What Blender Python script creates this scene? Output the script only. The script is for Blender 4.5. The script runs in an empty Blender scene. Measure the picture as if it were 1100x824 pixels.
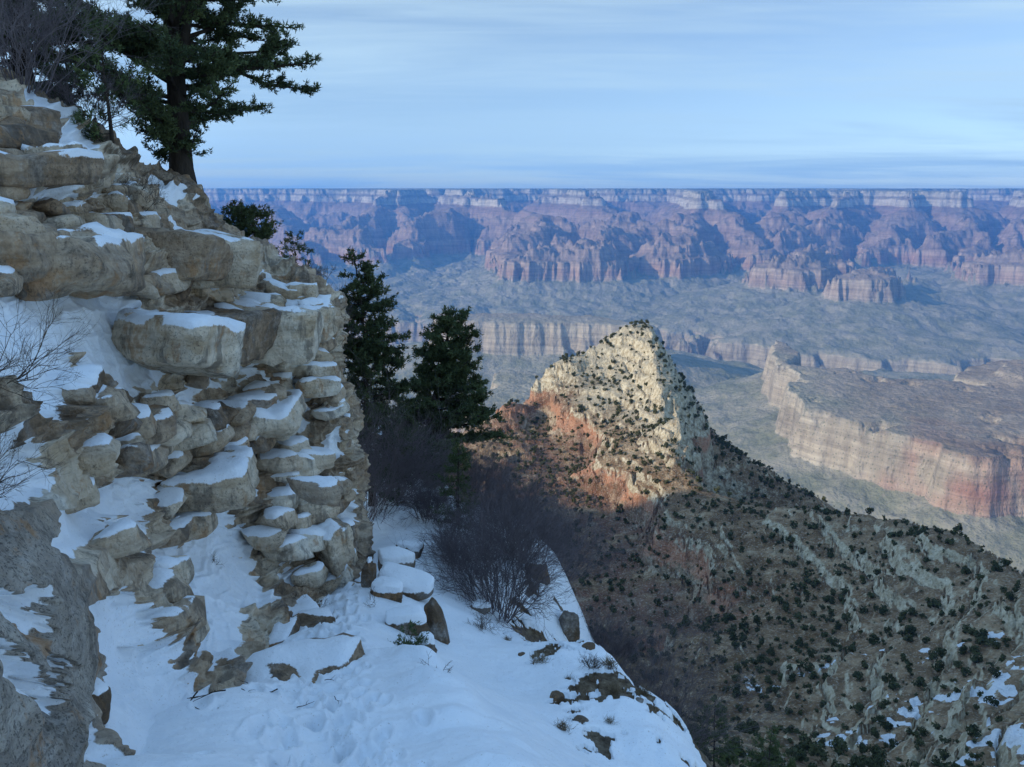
import bpy, math, random
import numpy as np
from mathutils import Vector, Matrix
sc = bpy.context.scene
COL = sc.collection
R = math.radians

# ------------------------------------------------------------------ camera
PITCH = math.atan((412 - 225) / 900.0)
cam_d = bpy.data.cameras.new('camera'); cam = bpy.data.objects.new('camera', cam_d); COL.objects.link(cam)
cam_d.sensor_width = 36; cam_d.lens = 36 * 900 / 1100.0
cam_d.clip_start = 0.1; cam_d.clip_end = 60000
cam.location = (0, 0, 0); cam.rotation_euler = (R(90) - PITCH, 0, 0)
sc.camera = cam

# ------------------------------------------------------------------ sun, sky, exposure
SUN_EL, SUN_AZ = 22.0, 112.0           # azimuth: degrees to the left of the view direction (+Y)
SUN = Vector((-math.sin(R(SUN_AZ)) * math.cos(R(SUN_EL)), math.cos(R(SUN_AZ)) * math.cos(R(SUN_EL)), math.sin(R(SUN_EL))))
sun_d = bpy.data.lights.new('sun', 'SUN'); sun = bpy.data.objects.new('sun', sun_d); COL.objects.link(sun)
sun_d.energy = 3.5; sun_d.angle = R(0.6); sun_d.color = (1.0, 0.84, 0.62)
sun.rotation_euler = (-SUN).to_track_quat('-Z', 'Y').to_euler()
sc.view_settings.view_transform = 'Standard'; sc.view_settings.look = 'None'
sc.view_settings.exposure = 0.45; sc.view_settings.gamma = 1.0
sc.view_settings.use_curve_mapping = False
sc.cycles.volume_bounces = 1
sc.cycles.max_bounces = 6; sc.cycles.diffuse_bounces = 3; sc.cycles.transparent_max_bounces = 8
sc.cycles.use_denoising = True

world = bpy.data.worlds.new("World"); sc.world = world; world.use_nodes = True
nt = world.node_tree; nt.nodes.clear()
def N(t, **kw):
    n = nt.nodes.new(t)
    for k, v in kw.items(): setattr(n, k, v)
    return n
L = nt.links.new
def mth(op, a, b=None, c=None):
    n = N('ShaderNodeMath', operation=op)
    for i, v in enumerate((a, b, c)):
        if v is None: continue
        if isinstance(v, (int, float)): n.inputs[i].default_value = v
        else: L(v, n.inputs[i])
    return n.outputs[0]
out = N('ShaderNodeOutputWorld'); bg = N('ShaderNodeBackground'); bg.inputs['Strength'].default_value = 0.12
sky = N('ShaderNodeTexSky', sky_type='NISHITA', sun_disc=False)
sky.sun_elevation = R(SUN_EL); sky.sun_rotation = math.atan2(SUN.x, SUN.y)
sky.altitude = 2100; sky.air_density = 1.0; sky.dust_density = 0.6; sky.ozone_density = 2.0
tc = N('ShaderNodeTexCoord'); sep = N('ShaderNodeSeparateXYZ'); L(tc.outputs['Generated'], sep.inputs[0])
zz = mth('ADD', mth('MAXIMUM', sep.outputs[2], 0.0), 0.06)
cx = mth('DIVIDE', sep.outputs[0], zz); cy = mth('DIVIDE', sep.outputs[1], zz)
def cl_noise(sx, sy, scale, detail, rough, dist, off):
    cb = N('ShaderNodeCombineXYZ'); L(mth('MULTIPLY', cx, sx), cb.inputs[0]); L(mth('MULTIPLY', cy, sy), cb.inputs[1]); cb.inputs[2].default_value = off
    nz = N('ShaderNodeTexNoise'); L(cb.outputs[0], nz.inputs['Vector'])
    nz.inputs['Scale'].default_value = scale; nz.inputs['Detail'].default_value = detail
    nz.inputs['Roughness'].default_value = rough; nz.inputs['Distortion'].default_value = dist
    return nz.outputs['Fac']
n1 = cl_noise(0.40, 0.80, 0.60, 6, 0.52, 0.7, 4.4)
n2 = cl_noise(0.30, 1.30, 2.2, 5, 0.60, 1.2, 7.1)
nn = mth('ADD', mth('MULTIPLY', n1, 0.82), mth('MULTIPLY', n2, 0.18))
cov = N('ShaderNodeMapRange', interpolation_type='SMOOTHSTEP'); L(nn, cov.inputs[0])
cov.inputs[1].default_value = 0.38; cov.inputs[2].default_value = 0.66; cov.inputs[3].default_value = 0.12; cov.inputs[4].default_value = 1.0
hi = N('ShaderNodeMapRange', interpolation_type='SMOOTHSTEP'); L(sep.outputs[2], hi.inputs[0])
hi.inputs[1].default_value = 0.30; hi.inputs[2].default_value = 0.75; hi.inputs[3].default_value = 1.0; hi.inputs[4].default_value = 0.8
mix = N('ShaderNodeMix', data_type='RGBA'); L(mth('MULTIPLY', cov.outputs[0], hi.outputs[0]), mix.inputs['Factor'])
L(sky.outputs[0], mix.inputs['A'])
# thin high cloud: sunlight scattered, a bit brighter overhead and towards the sun
cr = N('ShaderNodeMapRange'); L(sep.outputs[2], cr.inputs[0]); cr.inputs[1].default_value = 0.0; cr.inputs[2].default_value = 0.35
cr.inputs[3].default_value = 0.0; cr.inputs[4].default_value = 1.0
cm = N('ShaderNodeMix', data_type='RGBA'); L(cr.outputs[0], cm.inputs['Factor'])
cm.inputs['A'].default_value = (3.0, 4.7, 6.2, 1); cm.inputs['B'].default_value = (4.2, 5.35, 5.8, 1)
c3 = N('ShaderNodeMapRange', interpolation_type='SMOOTHSTEP'); L(sep.outputs[2], c3.inputs[0]); c3.inputs[1].default_value = 0.36; c3.inputs[2].default_value = 0.62
cm2 = N('ShaderNodeMix', data_type='RGBA'); L(c3.outputs[0], cm2.inputs['Factor']); L(cm.outputs['Result'], cm2.inputs['A']); cm2.inputs['B'].default_value = (3.4, 5.9, 9.2, 1); cm = cm2
# the veil glows where the hidden sun stands behind it (left, behind the camera)
dt = N('ShaderNodeVectorMath', operation='DOT_PRODUCT'); L(tc.outputs['Generated'], dt.inputs[0]); dt.inputs[1].default_value = tuple(SUN)
gl = N('ShaderNodeMapRange', interpolation_type='SMOOTHSTEP'); L(dt.outputs['Value'], gl.inputs[0])
gl.inputs[1].default_value = -0.1; gl.inputs[2].default_value = 1.0; gl.inputs[3].default_value = 1.0; gl.inputs[4].default_value = 4.2
vm = N('ShaderNodeVectorMath', operation='SCALE'); L(cm.outputs['Result'], vm.inputs[0]); L(gl.outputs[0], vm.inputs['Scale'])
L(vm.outputs['Vector'], mix.inputs['B'])
L(mix.outputs['Result'], bg.inputs['Color']); L(bg.outputs[0], out.inputs['Surface'])

# ------------------------------------------------------------------ helpers
CP, SP = math.cos(PITCH), math.sin(PITCH)
def PX(px, py, y):
    """world point that a photograph pixel shows if it lies y metres ahead (used to survey the place)"""
    cx_ = (px - 550) / 900.0; cy_ = -(py - 412) / 900.0
    d = (cx_, CP + cy_ * SP, -SP + cy_ * CP)
    s = y / d[1]
    return (d[0] * s, y, d[2] * s)

def _h(ix, iy, iz, seed):
    h = (ix.astype(np.uint32) * np.uint32(374761393)) ^ (iy.astype(np.uint32) * np.uint32(668265263)) ^ (iz.astype(np.uint32) * np.uint32(2147483647 - 57)) ^ np.uint32((seed * 974634721 + 12345) & 0xffffffff)
    h = (h ^ (h >> np.uint32(13))) * np.uint32(1274126177)
    h = (h ^ (h >> np.uint32(15))) * np.uint32(2246822519)
    return h ^ (h >> np.uint32(16))
def _hf(ix, iy, iz, seed):
    return (_h(ix, iy, iz, seed) & np.uint32(0xffffff)).astype(np.float32) / np.float32(0xffffff)
def vn2(x, y, seed=0):
    """2-D gradient noise, about -0.7..0.7"""
    x = np.asarray(x, np.float64); y = np.asarray(y, np.float64)
    xi = np.floor(x); yi = np.floor(y); fx = (x - xi).astype(np.float32); fy = (y - yi).astype(np.float32)
    xi = xi.astype(np.int64); yi = yi.astype(np.int64); z0 = np.zeros_like(xi)
    u = fx * fx * fx * (fx * (fx * 6 - 15) + 10); v = fy * fy * fy * (fy * (fy * 6 - 15) + 10)
    def g(a, b):
        t = _hf(xi + a, yi + b, z0, seed) * np.float32(2 * math.pi)
        return np.cos(t) * (fx - a) + np.sin(t) * (fy - b)
    a = g(0, 0); b = g(1, 0); c = g(0, 1); d = g(1, 1)
    return (a + u * (b - a) + v * (c - a) + u * v * (a - b - c + d)) * np.float32(1.4)
def vn3(x, y, z, seed=0):
    """3-D value noise -1..1"""
    xi = np.floor(x); yi = np.floor(y); zi = np.floor(z)
    fx = (x - xi).astype(np.float32); fy = (y - yi).astype(np.float32); fz = (z - zi).astype(np.float32)
    xi = xi.astype(np.int64); yi = yi.astype(np.int64); zi = zi.astype(np.int64)
    fx = fx * fx * (3 - 2 * fx); fy = fy * fy * (3 - 2 * fy); fz = fz * fz * (3 - 2 * fz)
    r = 0
    for a in (0, 1):
        wa = fx if a else 1 - fx
        for b in (0, 1):
            wb = (fy if b else 1 - fy) * wa
            for c in (0, 1):
                r = r + _hf(xi + a, yi + b, zi + c, seed) * wb * (fz if c else 1 - fz)
    return r * 2 - 1
def fbm2(x, y, s, o, seed, gain=0.5, ridged=False):
    r = 0; a = 1.0; f = 1.0 / s; t = 0
    for k in range(o):
        n = vn2(x * f + 17.3 * k, y * f - 9.1 * k, seed + k)
        if ridged: n = 1 - 2 * np.abs(n)
        r = r + a * n; t += a; a *= gain; f *= 2.03
    return r / t
def fbm3(x, y, z, s, o, seed, gain=0.5, ridged=False):
    r = 0; a = 1.0; f = 1.0 / s; t = 0
    for k in range(o):
        n = vn3(x * f + 7.3 * k, y * f - 9.1 * k, z * f + 3.7 * k, seed + k)
        if ridged: n = 1 - 2 * np.abs(n)
        r = r + a * n; t += a; a *= gain; f *= 2.03
    return r / t
def worley3(x, y, z, seed):
    """returns (F1, F2, random of nearest cell, feature point xyz offsets)"""
    xi = np.floor(x).astype(np.int64); yi = np.floor(y).astype(np.int64); zi = np.floor(z).astype(np.int64)
    f1 = np.full(x.shape, 9.0, np.float32); f2 = f1.copy(); rid = np.zeros(x.shape, np.float32)
    ox = rid.copy(); oy = rid.copy(); oz = rid.copy()
    for a in (-1, 0, 1):
        for b in (-1, 0, 1):
            for c in (-1, 0, 1):
                X = xi + a; Y = yi + b; Z = zi + c
                dx = (X + 0.1 + 0.8 * _hf(X, Y, Z, seed) - x).astype(np.float32)
                dy = (Y + 0.1 + 0.8 * _hf(X, Y, Z, seed + 1) - y).astype(np.float32)
                dz = (Z + 0.1 + 0.8 * _hf(X, Y, Z, seed + 2) - z).astype(np.float32)
                d = dx * dx + dy * dy + dz * dz
                near = d < f1
                f2 = np.where(near, f1, np.minimum(f2, d)); f1 = np.where(near, d, f1)
                rid = np.where(near, _hf(X, Y, Z, seed + 3), rid)
                ox = np.where(near, dx, ox); oy = np.where(near, dy, oy); oz = np.where(near, dz, oz)
    return np.sqrt(f1), np.sqrt(f2), rid, ox, oy, oz
def sstep(a, b, x):
    t = np.clip((x - a) / (b - a), 0, 1); return t * t * (3 - 2 * t)

def worley2b(x, y, bi, seed):
    """2-D cells that differ from bed to bed"""
    xi = np.floor(x).astype(np.int64); yi = np.floor(y).astype(np.int64); bi = bi.astype(np.int64)
    f1 = np.full(x.shape, 9.0, np.float32); f2 = f1.copy(); rid = np.zeros(x.shape, np.float32); ox = rid.copy(); oy = rid.copy()
    for a in (-1, 0, 1):
        for b in (-1, 0, 1):
            X = xi + a; Y = yi + b
            dx = (X + 0.1 + 0.8 * _hf(X, Y, bi, seed) - x).astype(np.float32); dy = (Y + 0.1 + 0.8 * _hf(X, Y, bi, seed + 1) - y).astype(np.float32)
            d = dx * dx + dy * dy; near = d < f1
            f2 = np.where(near, f1, np.minimum(f2, d)); f1 = np.where(near, d, f1)
            rid = np.where(near, _hf(X, Y, bi, seed + 3), rid); ox = np.where(near, dx, ox); oy = np.where(near, dy, oy)
    return np.sqrt(f1), np.sqrt(f2), rid, ox, oy
def seg_field(x, y, pts, vals):
    """distance to a polyline and the value interpolated along it"""
    D = np.full(x.shape, 1e9); V = np.zeros(x.shape)
    for (a, b, va, vb) in zip(pts[:-1], pts[1:], vals[:-1], vals[1:]):
        ax, ay = a; bx, by = b; dx = bx - ax; dy = by - ay
        t = np.clip(((x - ax) * dx + (y - ay) * dy) / (dx * dx + dy * dy), 0, 1)
        d = np.hypot(x - ax - t * dx, y - ay - t * dy); m = d < D
        D = np.where(m, d, D); V = np.where(m, va + t * (vb - va), V)
    return D, V
def sd_poly(x, y, P):
    """signed distance to a polygon (negative inside)"""
    d = np.full(x.shape, 1e18); s = np.ones(x.shape, bool); n = len(P)
    for i in range(n):
        ax, ay = P[i]; bx, by = P[i - 1]; ex = bx - ax; ey = by - ay; wx = x - ax; wy = y - ay
        t = np.clip((wx * ex + wy * ey) / (ex * ex + ey * ey), 0, 1)
        d = np.minimum(d, (wx - ex * t) ** 2 + (wy - ey * t) ** 2)
        c1 = y >= ay; c2 = y < by; c3 = ex * wy > ey * wx
        fl = (c1 & c2 & c3) | (~c1 & ~c2 & ~c3); s = s ^ fl
    return np.where(s, 1, -1) * np.sqrt(d)
class TPS:
    """thin-plate surface through surveyed points"""
    def __init__(self, pts, smooth=0.0):
        P = np.array(pts, np.float64); self.c = P[:, :2].mean(0); self.s = P[:, :2].std() + 1e-9
        self.p = (P[:, :2] - self.c) / self.s; z = P[:, 2:]
        n = len(P); d = np.linalg.norm(self.p[:, None] - self.p[None], axis=2)
        K = np.where(d > 0, d * d * np.log(d + 1e-12), 0) + np.eye(n) * smooth
        A = np.zeros((n + 3, n + 3)); A[:n, :n] = K; A[:n, n] = 1; A[:n, n + 1:] = self.p; A[n, :n] = 1; A[n + 1:, :n] = self.p.T
        self.w = np.linalg.solve(A, np.vstack([z, np.zeros((3, z.shape[1]))])); self.n = n
    def __call__(self, x, y):
        sh = x.shape; q = np.stack([(x.ravel() - self.c[0]) / self.s, (y.ravel() - self.c[1]) / self.s], 1)
        out = np.empty((len(q), self.w.shape[1]))
        for i in range(0, len(q), 20000):
            b = q[i:i + 20000]; d2 = ((b[:, None] - self.p[None]) ** 2).sum(2)
            K = 0.5 * d2 * np.log(d2 + 1e-12)
            out[i:i + 20000] = K @ self.w[:self.n] + self.w[self.n] + b @ self.w[self.n + 1:]
        return out[:, 0].reshape(sh) if out.shape[1] == 1 else [out[:, k].reshape(sh) for k in range(out.shape[1])]
def coarse(f, X, Y, k=6):
    """evaluate f on every k-th grid node and interpolate between"""
    n, m = X.shape
    ii = np.unique(np.append(np.arange(0, n, k), n - 1)); jj = np.unique(np.append(np.arange(0, m, k), m - 1))
    Z = f(X[np.ix_(ii, jj)], Y[np.ix_(ii, jj)])
    def up(Z):
        T = np.empty((n, len(jj)))
        for c in range(len(jj)): T[:, c] = np.interp(np.arange(n), ii, Z[:, c])
        O = np.empty((n, m))
        for r in range(n): O[r] = np.interp(np.arange(m), jj, T[r])
        return O
    return [up(z) for z in Z] if isinstance(Z, list) else up(Z)

def fan(a0, a1, na, r0, r1, nr):
    A, RR = np.meshgrid(np.radians(np.linspace(a0, a1, na)), np.exp(np.linspace(math.log(r0), math.log(r1), nr)))
    return RR * np.sin(A), RR * np.cos(A), RR
def raw_mesh(name, V, F, mat=None, smooth=True, attrs=None, mids=None):
    """V (n,3), F (m,k) equal-sided faces -> mesh data"""
    me = bpy.data.meshes.new(name); V = np.ascontiguousarray(V, np.float32); F = np.ascontiguousarray(F, np.int32)
    k = F.shape[1]
    me.vertices.add(len(V)); me.vertices.foreach_set('co', V.ravel())
    me.loops.add(F.size); me.loops.foreach_set('vertex_index', F.ravel())
    me.polygons.add(len(F)); me.polygons.foreach_set('loop_start', np.arange(0, F.size, k, dtype=np.int32))
    me.polygons.foreach_set('use_smooth', np.full(len(F), smooth))
    if mids is not None: me.polygons.foreach_set('material_index', np.asarray(mids, np.int32))
    me.update(calc_edges=True)
    for a, v in (attrs or {}).items():
        at = me.attributes.new(a, 'FLOAT', 'POINT'); at.data.foreach_set('value', np.ascontiguousarray(v, np.float32).ravel())
    if mat is not None:
        for m_ in (mat if isinstance(mat, (list, tuple)) else [mat]): me.materials.append(m_)
    return me
def grid_faces(n, m, flip=False):
    i = np.arange(n - 1)[:, None] * m + np.arange(m - 1)[None]
    F = np.stack([i, i + 1, i + m + 1, i + m], -1).reshape(-1, 4)
    return F[:, ::-1] if flip else F
def link(name, me, parent=None, loc=None):
    o = bpy.data.objects.new(name, me); COL.objects.link(o)
    if parent is not None: o.parent = parent
    if loc is not None: o.location = loc
    return o
def tag(o, label=None, cat=None, group=None, kind=None):
    if label: o['label'] = label
    if cat: o['category'] = cat
    if group: o['group'] = group
    if kind: o['kind'] = kind
    return o

# ------------------------------------------------------------------ material helper
class M:
    def __init__(self, name, rough=0.9, spec=0.25):
        self.m = bpy.data.materials.new(name); self.m.use_nodes = True; self.t = self.m.node_tree
        self.b = self.t.nodes['Principled BSDF']; self.b.inputs['Roughness'].default_value = rough
        self.b.inputs['Specular IOR Level'].default_value = spec
        self.pos = self.n('ShaderNodeNewGeometry').outputs['Position']
        self._obj = None
    def n(self, t, **kw):
        n = self.t.nodes.new(t)
        for k, v in kw.items(): setattr(n, k, v)
        return n
    def l(self, a, b): self.t.links.new(a, b)
    def obj(self):
        if self._obj is None: self._obj = self.n('ShaderNodeTexCoord').outputs['Object']
        return self._obj
    def val(self, s, v):
        if isinstance(v, (int, float)): s.default_value = v
        elif isinstance(v, tuple): s.default_value = v if len(v) == len(s.default_value) else tuple(v) + (1,)
        else: self.l(v, s)
    def math(self, op, a, b=0.0, c=0.0, clamp=False):
        n = self.n('ShaderNodeMath', operation=op, use_clamp=clamp)
        for i, v in enumerate((a, b, c)): self.val(n.inputs[i], v)
        return n.outputs[0]
    def noise(self, scale, detail=4, rough=0.55, vec=None, dist=0.0, color=False, sc3=None):
        n = self.n('ShaderNodeTexNoise'); v = self.pos if vec is None else vec
        if sc3 is not None:
            mp = self.n('ShaderNodeMapping'); self.l(v, mp.inputs[0]); mp.inputs['Scale'].default_value = sc3; v = mp.outputs[0]
        self.l(v, n.inputs['Vector'])
        n.inputs['Scale'].default_value = scale; n.inputs['Detail'].default_value = detail; n.inputs['Roughness'].default_value = rough; n.inputs['Distortion'].default_value = dist
        return n.outputs['Color' if color else 'Fac']
    def vor(self, scale, feature='F1', vec=None, out='Distance', sc3=None, rnd=1.0):
        n = self.n('ShaderNodeTexVoronoi', feature=feature); v = self.pos if vec is None else vec
        if sc3 is not None:
            mp = self.n('ShaderNodeMapping'); self.l(v, mp.inputs[0]); mp.inputs['Scale'].default_value = sc3; v = mp.outputs[0]
        self.l(v, n.inputs['Vector']); n.inputs['Scale'].default_value = scale; n.inputs['Randomness'].default_value = rnd
        return n.outputs[out]
    def ramp(self, f, stops, interp='LINEAR'):
        n = self.n('ShaderNodeValToRGB'); self.val(n.inputs[0], f); cr = n.color_ramp; cr.interpolation = interp
        while len(cr.elements) < len(stops): cr.elements.new(0.5)
        for e, (p, c) in zip(cr.elements, stops):
            e.position = p; e.color = (c, c, c, 1) if isinstance(c, (int, float)) else tuple(c) + (1,)
        return n.outputs[0]
    def mr(self, f, a, b, c=0.0, d=1.0, smooth=True):
        n = self.n('ShaderNodeMapRange'); n.interpolation_type = 'SMOOTHSTEP' if smooth else 'LINEAR'
        self.val(n.inputs[0], f)
        for i, v in enumerate((a, b, c, d)): n.inputs[i + 1].default_value = v
        return n.outputs[0]
    def mix(self, f, a, b, mode='MIX'):
        n = self.n('ShaderNodeMix', data_type='RGBA', blend_type=mode)
        self.val(n.inputs['Factor'], f); self.val(n.inputs['A'], a); self.val(n.inputs['B'], b)
        return n.outputs['Result']
    def attr(self, name):
        n = self.n('ShaderNodeAttribute'); n.attribute_name = name; return n.outputs['Fac']
    def bump(self, h, strength=0.5, dist=0.1, prev=None):
        n = self.n('ShaderNodeBump'); n.inputs['Strength'].default_value = strength; n.inputs['Distance'].default_value = dist
        self.val(n.inputs['Height'], h)
        if prev is not None: self.l(prev, n.inputs['Normal'])
        return n.outputs[0]
    def nz(self):
        s = self.n('ShaderNodeSeparateXYZ'); self.l(self.n('ShaderNodeNewGeometry').outputs['Normal'], s.inputs[0]); return s.outputs[2]
    def xyz(self, v=None):
        s = self.n('ShaderNodeSeparateXYZ'); self.l(self.pos if v is None else v, s.inputs[0]); return s.outputs
    def done(self, color, normal=None, rough=None):
        self.val(self.b.inputs['Base Color'], color)
        if normal is not None: self.l(normal, self.b.inputs['Normal'])
        if rough is not None: self.val(self.b.inputs['Roughness'], rough)
        return self.m
# ================================================================== THE CANYON (1.2 km to 24 km)
DIP = 0.033
T_U = [-1600, -1400, -1000, -968, -948, -905, -700, -475, -445, -402, -370, -352, -325, -305, -270, -250, -215, -198, -150, -50, -28, 28, 50, 56, 300]
T_E = [-1420, -1380, -1120, -1035, -957, -935, -858, -742, -578, -562, -520, -470, -440, -395, -372, -330, -305, -268, -225, -165, -72, -38, 36, 46, 60]
def X_(px, y): return (px - 550) / 900.0 * y
RIDGES = [  # [(px, y, u)...], slope in u per metre away from the crest
    ([(330, 17000, 60), (425, 14300, -20), (430, 13600, -60), (400, 12000, -380), (350, 11000, -470)], 0.70),
    ([(300, 13500, -250), (300, 12000, -400), (330, 10200, -600)], 0.70),
    ([(500, 16500, 60), (490, 14400, -30), (500, 13000, -180), (560, 11200, -300), (590, 9800, -425), (600, 9000, -560), (560, 7900, -760)], 0.66),
    ([(560, 10600, -400), (640, 10000, -415), (735, 9700, -425)], 0.78),
    ([(600, 16500, 60), (610, 14000, -20), (640, 12600, -200), (670, 11500, -330), (680, 10900, -420)], 0.78),
    ([(735, 16500, 60), (745, 13200, -120), (748, 11700, -40), (752, 11400, -60), (745, 10700, -330), (700, 10000, -420), (655, 9500, -430)], 0.78),
    ([(752, 11400, -60), (790, 10600, -350), (805, 9900, -430), (815, 9200, -560)], 0.78),
    ([(745, 10700, -330), (735, 9900, -425), (725, 9100, -600)], 0.78),
    ([(930, 16500, 60), (925, 13600, 52), (915, 13000, 20), (900, 12300, -110), (890, 11500, -240), (870, 10500, -410), (858, 9700, -500), (850, 8800, -600), (848, 8300, -436), (846, 7900, -440), (800, 7100, -760)], 0.70),
    ([(915, 13000, 20), (850, 12800, 0), (835, 12300, -150), (830, 11300, -330), (825, 10500, -420)], 0.78),
    ([(915, 13000, 20), (965, 12600, 10), (970, 11900, -150), (955, 10900, -380), (950, 10200, -430)], 0.78),
    ([(965, 12600, 10), (1010, 12000, -60), (1015, 11200, -330), (1030, 10300, -430), (1045, 9700, -520)], 0.78),
    ([(848, 8300, -436), (895, 8100, -450)], 0.70),
    ([(1045, 9700, -520), (1000, 8300, -640), (950, 7500, -456), (925, 7000, -452), (905, 6500, -700)], 0.66),
    ([(1120, 16500, 60), (1110, 14000, 40), (1100, 12800, -60), (1090, 11500, -330), (1110, 10600, -430)], 0.78),
    ([(1180, 9500, -300), (1120, 8600, -430), (1065, 8200, -440)], 0.78),
    ([(1300, 13000, 20), (1230, 10500, -200), (1180, 9500, -300)], 0.78),
    ([(500, 13000, -180), (470, 11800, -330), (455, 11000, -420), (450, 10400, -560), (440, 9700, -760)], 0.75),
    ([(590, 9800, -425), (560, 9300, -430), (540, 8700, -560), (520, 8000, -760)], 0.7),
    ([(640, 10000, -415), (655, 9200, -520), (660, 8400, -700), (670, 7400, -860)], 0.5),
    ([(700, 10000, -420), (690, 9400, -520), (740, 8600, -690), (735, 7900, -830)], 0.5),
    ([(655, 9500, -430), (620, 8800, -560), (615, 8000, -730), (600, 7200, -880)], 0.5),
    ([(815, 9200, -560), (800, 8700, -680), (790, 8000, -820)], 0.5),
    ([(1030, 10300, -430), (1000, 9700, -560), (980, 9000, -700)], 0.55),
    ([(950, 10200, -430), (935, 9500, -580), (930, 8800, -720)], 0.55),
    ([(870, 10500, -410), (840, 10000, -440), (825, 9600, -600)], 0.6),
    ([(925, 7000, -452), (960, 6700, -620), (985, 6500, -800)], 0.5),
    ([(925, 7000, -452), (870, 6700, -700), (840, 6500, -860)], 0.45),
    ([(846, 7900, -440), (790, 7600, -620), (750, 7200, -820), (730, 6800, -900)], 0.45),
    ([(1065, 8200, -440), (1030, 7600, -640), (1010, 7200, -800)], 0.5),
    ([(1110, 10600, -430), (1080, 9900, -470), (1070, 9300, -640)], 0.6),
    ([(350, 11000, -470), (380, 10300, -480), (400, 9500, -700)], 0.6),
    ([(430, 13600, -60), (445, 12800, -300), (440, 12100, -420), (430, 11500, -600)], 0.75),
    ([(330, 10200, -600), (350, 9300, -720), (360, 8300, -860)], 0.5),
    ([(670, 11500, -330), (690, 11200, -420), (715, 10600, -600)], 0.7),
    ([(560, 11200, -300), (610, 11000, -420), (650, 10700, -440)], 0.7),
    ([(200, 13000, 60), (150, 10500, -300), (180, 9300, -430)], 0.78),
]
STREAMS = [
    ([(300, 6500, -1300), (270, 7000, -1100), (200, 7800, -960)], 0.6),
    ([(430, 6300, -1300), (450, 6900, -1080), (430, 7800, -960), (480, 8600, -860)], 0.6),
    ([(480, 6150, -1300), (520, 6900, -1060), (530, 7700, -960)], 0.6),
    ([(650, 5800, -1300), (640, 6300, -1100), (640, 7000, -1000), (610, 8000, -900)], 0.7),
    ([(750, 5550, -1300), (765, 6200, -1080), (790, 6700, -990)], 0.75),
    ([(850, 5420, -1300), (870, 5900, -1100), (880, 6300, -1000), (930, 6650, -960)], 0.75),
    ([(970, 5300, -1300), (980, 5800, -1080), (985, 6300, -985)], 0.75),
    ([(1000, 5250, -1300), (1060, 5900, -1080), (1085, 6400, -985)], 0.75),
    ([(745, 10300, -500), (770, 9700, -720), (780, 9200, -800)], 0.5),
    ([(700, 10600, -400), (690, 10000, -640), (690, 9300, -760)], 0.5),
    ([(860, 12000, -300), (855, 11000, -520), (845, 10000, -700)], 0.5),
    ([(930, 11800, -300), (925, 11000, -520), (905, 10200, -700)], 0.5),
    ([(640, 12000, -420), (610, 11000, -600), (620, 10300, -700)], 0.45),
    ([(530, 12600, -420), (500, 11400, -600), (470, 10600, -720)], 0.45),
    ([(1080, 12000, -300), (1070, 11000, -520)], 0.5),
    ([(-300, 5600, -1400), (100, 6900, -1400), (330, 6500, -1400), (560, 6050, -1400), (700, 5650, -1400), (790, 5500, -1400), (900, 5350, -1400), (1050, 5200, -1400), (1400, 5000, -1400)], 0.85),
    ([(330, 6500, -1350), (330, 7600, -1150), (380, 9000, -900), (440, 10500, -700), (455, 12300, -500), (460, 13800, -300)], 0.42),
    ([(380, 9000, -900), (300, 9900, -700), (250, 11500, -450)], 0.42),
    ([(560, 6050, -1350), (590, 6700, -1150), (700, 7700, -980), (690, 8600, -820), (640, 9300, -700), (600, 10500, -600)], 0.5),
    ([(700, 5650, -1350), (690, 6300, -1180), (760, 7300, -1020), (800, 8300, -900), (830, 9300, -780), (800, 10300, -600), (812, 11800, -420), (822, 13500, -200)], 0.45),
    ([(640, 9300, -700), (670, 11000, -600), (690, 12800, -420), (690, 14300, -200)], 0.42),
    ([(440, 10500, -700), (540, 12300, -480), (560, 14300, -200)], 0.42),
    ([(790, 5500, -1350), (810, 6100, -1150), (850, 6700, -1020), (900, 7700, -900), (905, 9000, -760), (905, 10300, -640)], 0.48),
    ([(905, 10300, -640), (990, 11400, -480), (1000, 11900, -300)], 0.5),
    ([(900, 5350, -1350), (930, 5900, -1120), (1010, 6500, -1010), (1030, 7600, -900), (1050, 9300, -700), (1060, 11000, -500), (1050, 12800, -250)], 0.45),
    ([(1050, 5200, -1350), (1080, 6300, -1030), (1180, 7300, -930), (1150, 10500, -600)], 0.5),
    ([(560, 6050, -1350), (500, 5600, -1200), (430, 5200, -1000), (330, 4700, -930)], 0.8),
    ([(700, 5650, -1350), (735, 5000, -1200), (720, 4400, -1050), (690, 3900, -950), (650, 3300, -900), (660, 2500, -860)], 0.55),
    ([(900, 5350, -1350), (930, 4800, -1150), (960, 4300, -1000)], 0.8),
    ([(1050, 5200, -1350), (1030, 4600, -1150), (1000, 4100, -980)], 0.9),
]
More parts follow.
